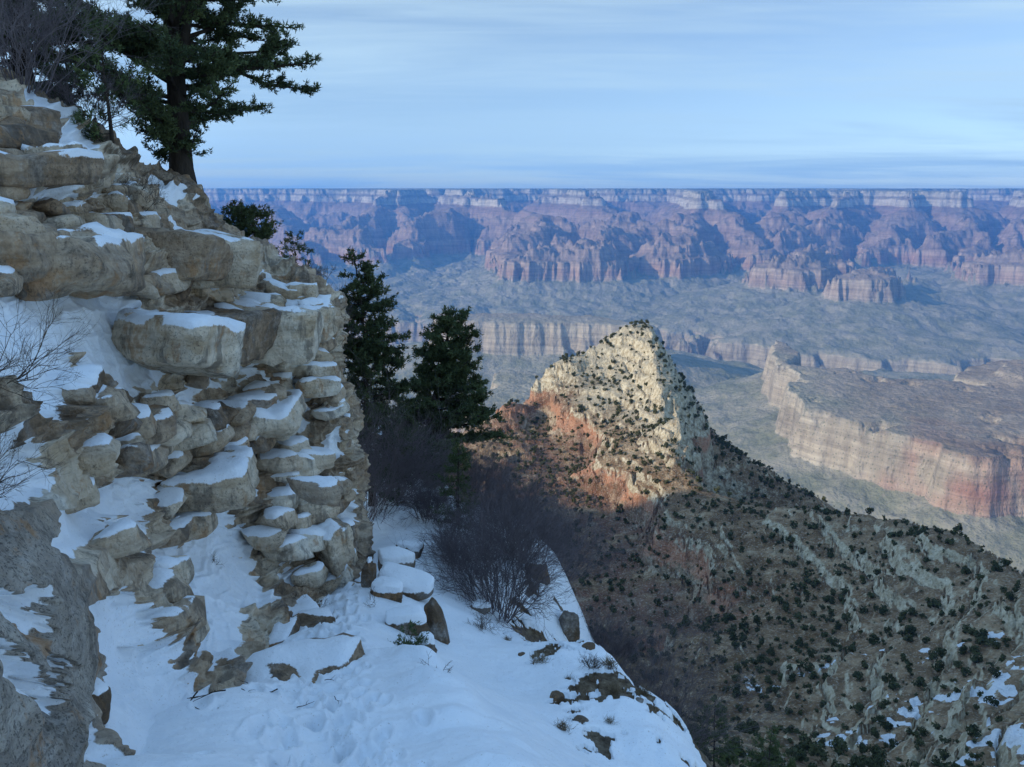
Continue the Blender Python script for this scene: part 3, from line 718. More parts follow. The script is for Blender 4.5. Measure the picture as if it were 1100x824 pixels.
TRAIL = [PX(*p)[:2] for p in [(350, 880, 4.4), (350, 824, 5.7), (335, 740, 7.7), (345, 690, 10), (352, 650, 12.4), (366, 625, 14.4), (392, 606, 16.6)]]
def ground_detail():
    global GZ
    D, _ = seg_field(GX, GY, TRAIL, [0] * len(TRAIL))
    GX_, GY_ = GX, GY
    z = GZ.copy()
    steep = sstep(0.6, 2.6, GX - np.interp(GY, [4, 8, 12, 16, 24], [0.6, -0.4, -0.6, -1.6, -1.5]))
    z += fbm2(GX, GY, 4.5, 2, 699) * 0.9 * steep + fbm2(GX, GY, 1.4, 3, 697, ridged=True) * 0.14 * steep
    z += fbm2(GX, GY, 2.6, 3, 701) * (0.16 + 0.25 * steep) + fbm2(GX, GY, 0.7, 3, 711) * (0.045 + 0.05 * steep)
    # drifts along the outer edge of the trail
    edge = np.exp(-((D - 1.35) / 0.5) ** 2) * (GX > np.interp(GY, [p[1] for p in TRAIL], [p[0] for p in TRAIL]))
    z += edge * (0.16 + 0.30 * np.clip(fbm2(GX, GY, 0.95, 2, 721) + 0.15, 0, 1)) * (GY < 9.5)
    # trodden strip
    tr = np.exp(-(D / 0.42) ** 2); z -= tr * 0.10
    z += fbm2(GX, GY, 0.22, 3, 731) * 0.035 * sstep(1.0, 0.3, D) + fbm2(GX, GY, 0.16, 2, 741) * 0.012
    rng = np.random.default_rng(3)
    for k in range(330):
        t = rng.uniform(0, len(TRAIL) - 1.01); i = int(t); f = t - i
        cx0 = TRAIL[i][0] * (1 - f) + TRAIL[i + 1][0] * f + rng.normal() * 0.33; cy0 = TRAIL[i][1] * (1 - f) + TRAIL[i + 1][1] * f
        a, b = g_index(cx0, cy0); w = 40; i0, i1, j0, j1 = max(0, int(a) - w), int(a) + w, max(0, int(b) - 70), int(b) + 70
        xx = GX[i0:i1, j0:j1] - cx0; yy = GY[i0:i1, j0:j1] - cy0
        th = rng.normal() * 0.35; u = xx * math.cos(th) + yy * math.sin(th); v = -xx * math.sin(th) + yy * math.cos(th)
        rr = np.sqrt((u / 0.075) ** 2 + (v / 0.16) ** 2)
        z[i0:i1, j0:j1] += -rng.uniform(0.03, 0.075) * (1 - sstep(0.55, 1.1, rr)) + 0.016 * np.exp(-((rr - 1.35) / 0.25) ** 2)
    # cover of snow: full on the trail, broken by earth, stones and grass on the steep side
    px_ = 550 + 900 * GX / (GY * CP - z * SP); py_ = 412 - 900 * (GY * SP + z * CP) / (GY * CP - z * SP)
    n = fbm2(GX, GY, 1.1, 3, 751) + 0.75 * fbm2(GX, GY, 0.3, 4, 761, 0.6)
    sw = sstep(0.1, 1.1, GX - np.interp(GY, [4, 8, 11, 14, 24], [0.9, 0.2, -0.3, -0.9, -1.5]))
    bare = 0.72 - 0.64 * sw * sstep(20, 16, GY)
    far = sstep(18, 26, GY); bare = bare * (1 - far) + far * 0.12
    bare = np.where(GX > np.interp(GY, [8, 13.5, 15, 25], [2.5, 2.3, 2.0, 2.6]), -0.25, bare)
    # brown rubble at the foot of the cliff
    dirt = np.exp(-(((px_ - 200) / 26) ** 2 + ((py_ - 731) / 9) ** 2)) + np.exp(-(((px_ - 342) / 12) ** 2 + ((py_ - 632) / 14) ** 2)) + 0.8 * np.exp(-(((px_ - 225) / 40) ** 2 + ((py_ - 765) / 14) ** 2)) * 0.5
    snow = sstep(0.0, 0.07, bare - n - dirt * 1.0)
    z += (snow - 0.6) * 0.05 * (1 + sw)
    z += (1 - snow) * (fbm2(GX, GY, 0.12, 3, 771) * 0.06)
    z -= 0.7 * sstep(60, 66, GR) * 4
    GZ = z
    return snow, sw
G_SNOW, G_SW = ground_detail()
def ground_h(x, y):
    i, j = g_index(x, y); i0 = max(0, min(898, int(i))); j0 = max(0, min(1148, int(j)))
    return float(GZ[i0, j0])

def snow_and_rock(name, ground):
    m = M(name, 0.9, 0.2)
    x, y, z = m.xyz()
    wob = m.noise(2.2, 3, 0.6, color=True)
    big = m.noise(0.55, 5, 0.62); mid = m.noise(2.6, 6, 0.68); fine = m.noise(14, 5, 0.7)
    tn = m.attr('tone')
    lf = m.math('ADD', m.math('ADD', m.math('MULTIPLY', big, 0.18), m.math('MULTIPLY', mid, 0.24)), m.math('ADD', m.math('MULTIPLY', tn, 0.42), m.math('MULTIPLY', fine, 0.16)))
    lime = m.ramp(lf, [(0.34, (.14, .095, .06)), (0.43, (.34, .24, .155)), (0.50, (.52, .40, .28)), (0.58, (.68, .57, .43)), (0.67, (.80, .73, .61))])
    ochre = m.math('MULTIPLY', m.mr(m.noise(0.9, 5, 0.65, sc3=(1, 1, 1.6)), 0.50, 0.62), m.mr(tn, 0.35, 0.75))
    lime = m.mix(m.math('MULTIPLY', ochre, 0.55), lime, (.44, .30, .16))
    grey = m.math('MULTIPLY', m.mr(m.noise(1.6, 6, 0.72), 0.47, 0.60), m.mr(tn, 0.65, 0.2))
    lime = m.mix(m.math('MULTIPLY', grey, 0.6), lime, m.ramp(fine, [(0.3, (.12, .11, .10)), (0.55, (.33, .31, .28)), (0.72, (.56, .54, .50))]))
    li = m.attr('lich')
    lime = m.mix(m.math('MULTIPLY', li, 0.8), lime, m.ramp(m.noise(5, 6, 0.75), [(0.3, (.20, .175, .15)), (0.5, (.33, .30, .26)), (0.7, (.48, .44, .39))]))
    lime = m.mix(m.math('MULTIPLY', m.math('MULTIPLY', li, m.mr(m.noise(42, 4, 0.7), 0.55, 0.60)), 0.7), lime, (.05, .045, .04))
    stain = m.math('MULTIPLY', m.mr(m.noise(1.0, 5, 0.7, sc3=(3.2, 3.2, 0.7)), 0.50, 0.62), 0.62)
    lime = m.mix(stain, lime, (.10, .085, .07))
    rust = m.math('MULTIPLY', m.mr(m.noise(2.1, 5, 0.7, sc3=(1.3, 1.3, 0.8)), 0.56, 0.66), 0.65)
    lime = m.mix(rust, lime, (.40, .22, .10))
    # black lichen specks, cracks
    spk = m.math('MULTIPLY', m.mr(m.noise(26, 3, 0.7), 0.56, 0.63), m.mr(m.noise(1.7, 3, 0.6), 0.42, 0.56))
    lime = m.mix(m.math('MULTIPLY', spk, 0.5), lime, (.045, .042, .038))
    vec = m.n('ShaderNodeVectorMath', operation='MULTIPLY_ADD'); m.l(wob, vec.inputs[0]); vec.inputs[1].default_value = (.45, .45, .45); m.l(m.pos, vec.inputs[2])
    cr = m.vor(1.1, 'DISTANCE_TO_EDGE', vec=vec.outputs[0], sc3=(1, 1, 1.7)); crack = m.mr(cr, 0.0, 0.03, 1.0, 0.0)
    crack = m.math('MULTIPLY', crack, m.mr(m.noise(0.9, 2), 0.5, 0.62))
    lime = m.mix(1.0, lime, m.ramp(m.noise(1.0, 4, 0.7, sc3=(0.6, 0.6, 9)), [(0.3, 0.74), (0.5, 1.0), (0.7, 1.2)]), 'MULTIPLY')
    earth = m.ramp(m.noise(7, 5, 0.7), [(0.3, (.06, .042, .028)), (0.5, (.15, .11, .07)), (0.65, (.26, .21, .14)), (0.75, (.42, .38, .30))])
    rock = m.mix(m.attr('soil'), lime, earth)
    sn = m.math('ADD', m.attr('snow'), m.math('MULTIPLY', m.math('SUBTRACT', m.noise(9, 5, 0.75), 0.5), 0.75))
    s = m.mr(sn, 0.44, 0.56)
    dirtsp = m.mr(m.math('ADD', m.noise(34, 3, 0.7), m.math('MULTIPLY', m.noise(0.9, 3, 0.6), 0.14)), 0.70, 0.75)
    snowc = m.mix(m.math('MULTIPLY', dirtsp, 0.45), m.ramp(m.noise(1.3, 4, 0.6), [(0.3, (.80, .84, .88)), (0.7, (.88, .90, .92))]), (.35, .30, .24))
    c = m.mix(s, rock, snowc)
    hr = m.math('ADD', m.math('MULTIPLY', mid, 1.3), m.math('ADD', m.math('MULTIPLY', fine, 0.35), m.math('MULTIPLY', m.vor(3.2, 'DISTANCE_TO_EDGE', vec=vec.outputs[0]), 0.8)))
    b1 = m.bump(hr, 1.0, 0.10)
    b2 = m.bump(m.math('ADD', m.noise(5, 4, 0.6), m.math('MULTIPLY', m.noise(38, 3, 0.6), 0.16)), 0.55, 0.07)
    mixn = m.n('ShaderNodeMix', data_type='VECTOR'); m.l(s, mixn.inputs['Factor']); m.l(b1, mixn.inputs['A']); m.l(b2, mixn.inputs['B'])
    return m.done(c, mixn.outputs['Result'], m.mr(s, 0, 1, 0.92, 0.6))
M_GROUND = snow_and_rock('snow_and_limestone', True)
def build_ground():
    V = np.stack([GX, GY, GZ], -1).reshape(-1, 3)
    me = raw_mesh('snow_trail', V, grid_faces(900, 1150, True), M_GROUND, attrs={'snow': G_SNOW.reshape(-1), 'soil': np.full(GX.size, 0.75)})
    tag(link('trail_ground', me), 'trodden snowy trail bench with the white slope falling away on its right', kind='structure')
build_ground()

# ------------------------------------------------------------------ cliff, lofted through surveyed points
_cv = [  # photograph pixel and distance ahead: what can be seen
    (0, 95, 15), (60, 125, 15.4), (110, 162, 16), (170, 196, 17.3), (205, 206, 17.8), (255, 248, 18.3), (300, 275, 18.2), (335, 298, 17.9), (360, 322, 17.4),
    (366, 345, 17.1), (352, 378, 16.7), (352, 410, 16.4), (374, 450, 16.2), (378, 520, 15.8), (379, 580, 15.4), (379, 606, 15.2),
    (300, 320, 17), (300, 370, 16.1), (300, 430, 15.3), (300, 490, 14.8), (300, 550, 14.2), (335, 500, 15.3), (345, 600, 14.6), (312, 640, 13), (330, 420, 16.0),
    (240, 270, 17.2), (200, 250, 15.8), (200, 300, 14.6), (200, 350, 13.4), (200, 400, 12.8), (200, 450, 12.3), (225, 520, 12.6), (230, 560, 12.2), (200, 600, 11), (250, 640, 11), (290, 690, 10.4), (200, 690, 8.9),
    (150, 220, 14.9), (100, 200, 13.6), (100, 250, 12.6), (100, 300, 11.6), (100, 350, 10.5), (100, 400, 9.7), (100, 450, 9.1), (120, 510, 9.6), (120, 570, 8.8), (130, 630, 8.2), (150, 680, 7.9), (172, 740, 7.3), (120, 740, 6.6),
    (0, 150, 12), (50, 165, 12.8), (85, 195, 13.0), (0, 200, 10.4), (0, 250, 9.6), (0, 310, 8.6), (0, 350, 7.9), (0, 400, 7.2), (0, 450, 6.7), (0, 500, 6.2), (40, 560, 6.0), (60, 620, 5.6), (70, 680, 5.4), (60, 750, 4.9), (105, 820, 4.7), (0, 600, 5.0), (0, 700, 4.4), (0, 824, 3.9),
    (-80, 150, 10.5), (-80, 300, 7.6), (-80, 450, 5.6), (-80, 600, 4.3), (-80, 824, 3.3), (-80, 60, 14)]
_cw = [  # parameter position and world position: the sides that turn away
    (-80, -10, -17, 19, 6.5), (0, 20, -13.5, 20.5, 2.0), (100, 100, -10.8, 21.5, -0.2), (200, 140, -8.8, 23, -1.0), (270, 180, -7.4, 24, -3), (340, 235, -6, 23, -4.6), (410, 270, -5.6, 22, -5.4),
    (425, 340, -5.2, 20.6, -3.4), (425, 400, -5.0, 20.2, -4.2), (430, 460, -4.6, 19.7, -5.0), (432, 540, -4.3, 19, -6.6), (432, 620, -4.0, 18.2, -8.4), (350, 690, -2.8, 13.4, -7.6), (310, 760, -2.9, 10, -6.9), (220, 850, -2.3, 7, -6.0), (120, 890, -1.9, 4.4, -5.0), (0, 900, -2.6, 3, -4.2), (-80, 900, -3, 2.6, -4)]
SNOWP = [
    [(-60, 310), (40, 314), (100, 304), (135, 325), (165, 345), (172, 380), (180, 425), (150, 420), (138, 440), (100, 452), (92, 420), (70, 400), (60, 440), (45, 470), (30, 476), (0, 455), (-60, 430)],
    [(-60, 480), (30, 500), (44, 540), (20, 560), (-60, 560)],
    [(95, 510), (130, 503), (160, 520), (152, 570), (148, 600), (118, 605), (95, 575), (90, 600), (60, 622), (38, 600), (50, 560), (80, 545)],
    [(195, 548), (225, 538), (275, 580), (270, 600), (288, 625), (292, 660), (265, 665), (270, 700), (210, 745), (170, 690), (160, 640), (158, 600), (170, 585), (190, 590)],
    [(75, 660), (105, 640), (128, 655), (150, 700), (190, 745), (240, 780), (300, 824), (300, 900), (120, 900), (105, 800), (92, 740)],
    [(-60, 640), (30, 650), (35, 685), (-60, 700)], [(20, 720), (45, 715), (42, 770), (55, 790), (45, 808), (0, 800), (-60, 790), (-60, 760), (20, 765)], [(80, 808), (108, 806), (112, 830), (80, 830)],
    [(236, 400), (250, 390), (277, 398), (265, 413), (245, 404)], [(196, 425), (215, 398), (250, 418), (238, 425), (218, 420), (205, 443), (192, 436)],
    [(258, 488), (285, 455), (310, 435), (333, 455), (312, 464), (290, 470), (275, 497)], [(222, 505), (250, 496), (276, 512), (262, 520), (270, 532), (240, 543), (222, 527)],
    [(350, 460), (362, 465), (368, 492), (345, 499), (333, 488), (350, 480)], [(310, 517), (335, 492), (347, 500), (325, 522)], [(333, 555), (353, 550), (363, 528), (373, 545), (370, 562), (350, 569)],
    [(298, 436), (308, 412), (336, 424), (333, 440)], [(238, 288), (262, 286), (292, 306), (287, 314), (250, 300)], [(283, 340), (310, 348), (337, 372), (330, 375), (300, 358)],
    [(296, 262), (318, 276), (342, 297), (358, 318), (348, 318), (322, 294), (300, 276)], [(150, 203), (180, 209), (210, 228), (190, 228), (160, 216)], [(22, 210), (60, 214), (92, 211), (97, 208), (88, 226), (45, 224)],
    [(128, 220), (160, 229), (180, 250), (160, 247), (138, 232)], [(-20, 218), (13, 228), (0, 236), (-20, 234)], [(25, 118), (70, 140), (100, 168), (99, 192), (85, 186), (60, 160), (25, 142)],
    [(276, 398), (292, 420), (285, 428), (272, 408)], [(236, 308), (250, 318), (262, 335), (252, 334), (238, 318)], [(180, 240), (196, 246), (200, 252), (186, 250)], [(300, 605), (308, 600), (315, 640), (305, 640)]]
def build_cliff():
    prm = [(px, py) for px, py, y in _cv] + [(p[0], p[1]) for p in _cw]
    wpt = [PX(*p) for p in _cv] + [p[2:] for p in _cw]
    tps = TPS([(a, b) + tuple(w) for (a, b), w in zip(prm, wpt)], 0.0002)
    S, T = np.meshgrid(np.linspace(-80, 436, 720), np.linspace(-10, 900, 1180))
    X, Y, Z = coarse(tps, S, T, 5)
    def normals(X, Y, Z):
        P = np.stack([X, Y, Z], -1); a = np.gradient(P, axis=1); b = np.gradient(P, axis=0)
        n = np.cross(b, a); n /= np.linalg.norm(n, axis=2)[..., None] + 1e-9
        return n
    n0 = normals(X, Y, Z)
    if n0[600, 360, 1] > 0: n0 = -n0
    def blur(a, r):
        for ax in (0, 1):
            c = np.cumsum(np.insert(a, 0, 0, axis=ax), axis=ax); n = a.shape[ax]
            i0 = np.clip(np.arange(n) - r, 0, n); i1 = np.clip(np.arange(n) + r + 1, 0, n)
            cnt = (i1 - i0); s = np.take(c, i1, axis=ax) - np.take(c, i0, axis=ax)
            a = s / (cnt[:, None] if ax == 0 else cnt[None])
        return a
    X, Y, Z = [blur(blur(np.pad(q, 12, mode='reflect', reflect_type='odd'), 5), 5)[12:-12, 12:-12] for q in (X, Y, Z)]
    n0 = normals(X, Y, Z)
    if n0[600, 360, 1] > 0: n0 = -n0
    n0 = np.stack([blur(blur(n0[..., c], 9), 9) for c in range(3)], -1); n0 /= np.linalg.norm(n0, axis=2)[..., None]
    # snow depth field from the surveyed patches
    k = 3; ii = np.append(np.arange(0, S.shape[0], k), S.shape[0] - 1); jj = np.append(np.arange(0, S.shape[1], k), S.shape[1] - 1)
    wS = S + fbm2(S, T, 22, 3, 801, 0.5) * 14; wT = T + fbm2(S, T, 22, 3, 811, 0.5) * 14
    def sdf(a, b):
        sd = np.full(a.shape, 1e9)
        for P in SNOWP: sd = np.minimum(sd, sd_poly(a, b, P))
        return sd
    sd = np.empty_like(S)
    sd = coarse(lambda a, b: sdf(a, b), wS, wT, 2)
    hole = fbm2(S, T, 16, 4, 821, 0.6)
    snow = sstep(2.0, -4.0, sd - 3 + np.clip(hole - 0.05, 0, 1) * 34)
    # --- rock form: beds of jointed limestone blocks at two sizes, weathered round at their edges
    labels = []; tone = 0; nearf = np.clip((Y - 2) / 11, 0.25, 1)
    w1 = fbm3(X, Y, Z, 3.5, 3, 831) * 0.5; w2 = fbm3(X, Y, Z, 0.9, 3, 833) * 0.16
    d = fbm3(X, Y, Z, 4.0, 2, 895) * 0.35
    for lv, (thk, sp, amp, rnd, seed, ww) in enumerate(((0.60, 0.92, 0.30, 0.12, 841, 1.0), (0.26, 0.42, 0.15, 0.07, 851, 1.0), (0.11, 0.19, 0.05, 0.028, 861, 0.8))):
        c = (Z + w1 + w2 * ww + 0.05 * Y) / thk; i0 = np.floor(c); f = c - i0
        jit = 0.35 * _hf(i0.astype(np.int64), np.full(S.shape, 3), np.full(S.shape, 1), seed)      # uneven bed thickness
        bi = np.where(f < jit, i0 - 1, i0); eb = np.minimum(np.abs(f - jit), np.abs(f - 1 - 0.35 * _hf(i0.astype(np.int64) + 1, np.full(S.shape, 3), np.full(S.shape, 1), seed)))
        eb = np.where(f < jit, jit - f, np.minimum(f - jit, 1 + 0.35 * _hf(i0.astype(np.int64) + 1, np.full(S.shape, 3), np.full(S.shape, 1), seed) - f)) * thk
        f1, f2, rid, ox, oy = worley2b((X + w2) / sp, (Y * 0.9 + w1 * 0.5 + w2) / sp, bi, seed + 5)
        e = np.minimum(eb, (f2 - f1) * sp * 0.5)
        hb = _hf(bi.astype(np.int64), np.full(S.shape, 7), np.full(S.shape, 2), seed)
        plane = (rid - 0.5) * 1.2 * (ox * n0[..., 1] - oy * n0[..., 0])
        if lv < 2: labels.append((thk, bi * 4096 + np.floor(rid * 4095), rid))
        if lv < 2: tone = tone + (rid - 0.5) * (0.7 if lv == 0 else 0.5) + (hb - 0.5) * 0.4
        q = amp * (0.45 * (hb - 0.5) + 0.62 * (rid - 0.5) + 0.35 * plane) * nearf
        g = rnd * 0.85 * np.sqrt(np.clip(e / rnd, 0, 1)) - rnd * 0.5 - (0.10, 0.06, 0.02)[lv] * (1 - sstep(0.0, (0.05, 0.03, 0.02)[lv], e))
        if lv == 0: q = blur(blur(q, 3), 2); g = blur(g, 1)
        elif lv == 1: q = blur(blur(q, 2), 1)
        else: q = blur(q, 1)
        d += q + g
    d += fbm3(X, Y, Z, 0.5, 4, 891, 0.55) * 0.05
    # the dark hollow under the slab at the top left, the recess above the big snow patch
    hol = np.exp(-(((S - 45) / 52) ** 2 + ((T - 203) / 7) ** 2)); d -= hol * 0.7
    slab = sstep(1.0, 0.6, ((S - 20) / 72) ** 2 + ((T - 172 - (S - 20) * 0.22) / 23) ** 2); d = d * (1 - 0.6 * slab) + slab * 0.55
    d -= 0.4 * sstep(1.2, 0.5, ((S - 160) / 90) ** 2 + ((T - 292) / 22) ** 2)
    for (a, b, ra, rb, am, rt) in [(345, 338, 30, 20, 0.45, 0.5), (312, 376, 28, 22, 0.42, 0.45), (355, 405, 14, 14, .2, 0), (120, 470, 36, 26, 0.30, 0), (165, 455, 26, 16, 0.2, 0), (290, 470, 75, 26, .25, -0.75), (356, 585, 20, 34, 0.35, 0), (330, 470, 20, 14, .2, .4), (215, 470, 55, 22, 0.22, -0.45),
                                  (60, 760, 46, 34, 0.0, 0), (105, 780, 22, 34, 0.25, 0), (150, 608, 14, 20, 0.25, 0), (265, 620, 20, 30, 0.15, 0), (112, 600, 12, 14, .2, 0)]:
        c_, s_ = math.cos(rt), math.sin(rt); u = ((S - a) * c_ + (T - b) * s_) / ra; v = (-(S - a) * s_ + (T - b) * c_) / rb
        q = sstep(1.15, 0.75, np.sqrt(u * u + v * v) + 0.12 * hole)
        d = d * (1 - 0.55 * q) + q * am * np.sqrt(np.clip(1.2 - u * u - v * v, 0, 1)) * 1.2
    fade = sstep(900, 850, T)
    d = d * (1 - 0.85 * sstep(1.25, 0.7, np.hypot((S + 10) / 150, (T - 720) / 230)))
    d = d - 0.15
    thin = fbm3(X, Y, Z, 0.35, 3, 933)
    # snow smooths what it covers and lies on top of it
    P = np.stack([X, Y, Z], -1)
    deep = sstep(8, -12, sd) * snow
    dd = d * (1 - 0.78 * deep)
    P = P + n0 * dd[..., None] * fade[..., None]
    n1 = normals(P[..., 0], P[..., 1], P[..., 2])
    if n1[600, 360, 1] > 0: n1 = -n1
    upf = n1[..., 2]
    hold = sstep(-0.45, -0.1, blur(upf, 5) + 0.8 * deep)
    extra = sstep(0.62, 0.80, blur(upf, 3)) * sstep(0.05, 0.3, fbm2(S, T, 60, 3, 901) + 0.15) * 0.9
    snow = np.maximum(snow * hold, extra)
    snow = blur(snow, 1); sb = blur(snow, 3)
    lump = fbm3(P[..., 0], P[..., 1], P[..., 2], 0.6, 3, 911) * 0.07 + fbm3(P[..., 0], P[..., 1], P[..., 2], 0.22, 2, 913) * 0.02
    upv = n0 * 0.5 + np.array([0, 0, 0.7])
    P = P + upv * ((sb * 0.10 + sb * deep * 0.14 + sb * lump * 1.6 * (0.4 + deep)) * fade)[..., None]
    soil = sstep(0.15, 0.4, fbm3(P[..., 0], P[..., 1], P[..., 2], 1.6, 3, 921) + 0.25 * (upf - 0.4)) * 0.35
    soil = np.maximum(soil, sstep(0, 8, 240 - T + (S - 180) * 0.55) * sstep(0.25, 0.6, upf) * 0.9)
    P = np.stack([blur(P[..., c], 1) for c in range(3)], -1)
    lich = sstep(1.25, 0.7, np.hypot((S + 10) / 130, (T - 730) / 190)) * sstep(140, 90, S + (820 - T) * 0.25)
    VV = [P.reshape(-1, 3)]; F0 = grid_faces(S.shape[0], S.shape[1], False)
    F0 = np.vstack([F0[:, [0, 1, 2]], F0[:, [0, 2, 3]]]); FF = [F0]; at = {'snow': [snow.ravel()], 'soil': [soil.ravel()], 'lich': [lich.ravel()], 'tone': [(0.5 + 0.5 * tone).ravel()]}
    off = S.size; rng = np.random.default_rng(19); nb = [0, 0]
    vis = (S > -60) & (S < 400) & (T > 60) & (T < 860)
    for li, (thk, lab, rid) in enumerate(labels):
        u, inv = np.unique(lab[vis], return_inverse=True); cnt = np.bincount(inv)
        mean = lambda q: np.bincount(inv, q[vis]) / cnt
        C = np.stack([mean(X), mean(Y), mean(Z)], 1); Nn = np.stack([mean(n0[..., c]) for c in range(3)], 1)
        SD = mean(sd); MS = mean(S); MT = mean(T); LI = mean(lich)
        var = mean(X * X + Y * Y) - C[:, 0] ** 2 - C[:, 1] ** 2; vz = mean(Z * Z) - C[:, 2] ** 2
        for k in range(len(u)):
            if cnt[k] < (260 if li == 0 else 60) or MT[k] < np.interp(MS[k], [-60, 0, 60, 110, 170, 205, 255, 300, 335, 360, 380], [90, 118, 150, 192, 226, 240, 278, 312, 325, 335, 340]): continue
            if SD[k] < ((19, 8)[li] if C[k, 1] > 8 else (30, 14)[li]) and rng.uniform() < 0.95: continue
            pk = (0.55, 0.60)[li] * (1 - 0.75 * LI[k]) * (0.8 if SD[k] < 3 else 1.0)
            if rng.uniform() > pk: continue
            sc_ = min(1.0, 0.45 + C[k, 1] / 16)
            h = sc_ * min(thk * 1.25, math.sqrt(max(vz[k], 1e-4)) * 3.3 + 0.06); w = sc_ * min(thk * 3.0, math.sqrt(max(var[k], 1e-4)) * 4.6 + 0.1)
            if min(h, w) < thk * 0.3: continue
            o_ = np.array([Nn[k, 0], Nn[k, 1], 0.0]); o_ /= np.linalg.norm(o_) + 1e-9
            rt = rng.normal() * 0.22; o_ = np.array([o_[0] * math.cos(rt) - o_[1] * math.sin(rt), o_[0] * math.sin(rt) + o_[1] * math.cos(rt), 0])
            t_ = np.array([-o_[1], o_[0], 0]); up = np.array([0, 0, 1.0]) + t_ * rng.normal() * 0.12 + o_ * (rng.normal() * 0.14 + 0.10); up /= np.linalg.norm(up); t_ = np.cross(up, o_)
            dep = min(w, h * 2.0) * rng.uniform(0.7, 1.0) + h * 0.4
            bv, bf, tp = ROCK_SHAPES[li][rng.integers(0, len(ROCK_SHAPES[li]))]
            q = bv * np.array([dep, w * rng.uniform(0.98, 1.12), h * rng.uniform(0.95, 1.12)]) * 0.5
            out = (rng.uniform(-0.26, 0.05) - 0.42 * float(sstep(280, 340, MS[k]))) * (1.0 if li == 0 else 0.5) * min(1, max(0.35, (C[k, 1] - 2) / 9))
            ctr = C[k] + o_ * (out - dep * 0.36)
            W = ctr + q[:, :1] * o_ + q[:, 1:2] * t_ + q[:, 2:] * up
            # shared warp, then the weathered surface of each block
            W = W + np.stack([fbm3(W[:, 0] + 40 * c_, W[:, 1], W[:, 2], 0.9, 2, 941 + c_) for c_ in range(3)], 1) * np.array([0.13, 0.13, 0.10]) * sc_
            rg = fbm3(W[:, 0], W[:, 1], W[:, 2], 0.40, 4, 951, 0.66) * 0.10 + (fbm3(W[:, 0], W[:, 1], W[:, 2], 0.30, 2, 953, 0.6, ridged=True) - 0.3) * 0.035 + fbm3(W[:, 0], W[:, 1], W[:, 2] * 2.2, 0.16, 2, 955) * 0.022
            dr = q / (np.array([dep, w, h]) ** 2); dr = dr[:, :1] * o_ + dr[:, 1:2] * t_ + dr[:, 2:] * up; dr /= np.linalg.norm(dr, axis=1)[:, None] + 1e-9
            W = W + dr * (rg * min(1.0, h * 1.6))[:, None]
            dpt = W[:, 1] * CP - W[:, 2] * SP; qx = 550 + 900 * W[:, 0] / dpt; qy = 412 - 900 * (W[:, 1] * SP + W[:, 2] * CP) / dpt
            lim = np.interp(qy, [0, 120, 162, 205, 250, 290, 325, 345, 380, 430, 520, 612, 622, 900], [-40, 60, 120, 206, 262, 318, 360, 368, 356, 372, 380, 382, 700, 700])
            ov = float(np.max(qx - lim)) - 3
            if ov > 90: continue
            if ov > 0: W[:, 0] -= ov * dpt.mean() / 900
            has = SD[k] < 24 or rng.uniform() < 0.34
            sw_ = tp * (1.0 if has else 0.0) * sstep(-0.35, 0.1, fbm3(W[:, 0], W[:, 1], W[:, 2], 0.5, 3, 961) + (0.3 if SD[k] < 0 else 0.0))
            W[:, 2] += sw_ * (0.05 + 0.03 * (li == 0))
            VV.append(W); FF.append(bf + off); off += len(W); nb[li] += 1
            z0 = np.zeros(len(W)); at['snow'].append(sw_); at['soil'].append(z0); at['lich'].append(z0 + LI[k]); at['tone'].append(z0 + np.clip(0.48 + (rng.uniform() - 0.5) * 0.42 + 0.5 * float(fbm3(C[k, :1], C[k, 1:2], C[k, 2:], 2.2, 2, 971)[0]), 0, 1))
    print('blocks', nb, off)
    me = raw_mesh('cliff', np.vstack(VV), np.vstack(FF), M_GROUND, attrs={k_: np.concatenate(v_) for k_, v_ in at.items()})
    tag(link('cliff_terrain', me), 'cream and grey limestone cliff with snow on its ledges rising left of the trail', kind='structure')
    return S, T, P
def unit_rock(seed, sub):
    import bmesh
    rng = np.random.default_rng(seed); bm = bmesh.new(); bmesh.ops.create_icosphere(bm, subdivisions=sub, radius=1.0)
    V = np.array([v.co for v in bm.verts]); F = np.array([[v.index for v in f.verts] for f in bm.faces]); bm.free()
    N_ = rng.normal(size=(9, 3)) * (1, 1, 0.8); N_ /= np.linalg.norm(N_, axis=1)[:, None]
    A = np.array([[0, 0, 1], [0, 0, -1], [1, 0, 0], [-1, 0, 0], [0, 1, 0], [0, -1, 0]]) + rng.normal(size=(6, 3)) * 0.14; A /= np.linalg.norm(A, axis=1)[:, None]
    NN = np.vstack([A, N_]); dd = np.concatenate([rng.uniform(0.86, 1.0, 6), rng.uniform(0.90, 1.18, 9)])
    t = (V @ NN.T) / dd; rr = np.log(np.exp(t * 60).sum(1)) / 60; V = V / rr[:, None]
    top = sstep(0.55, 0.85, V[:, 2] + rng.normal() * 0.03)
    return V, F, top
ROCK_SHAPES = [[unit_rock(1000 + k, 4) for k in range(14)], [unit_rock(1100 + k, 3) for k in range(16)]]
CS, CT, CPT = build_cliff()
def cliff_at(px, py):
    """finished cliff surface at a surveyed position"""
    j = (px + 80) / 516 * 719; i = (py + 10) / 910 * 1179
    return Vector(CPT[int(round(i)), int(round(j))])
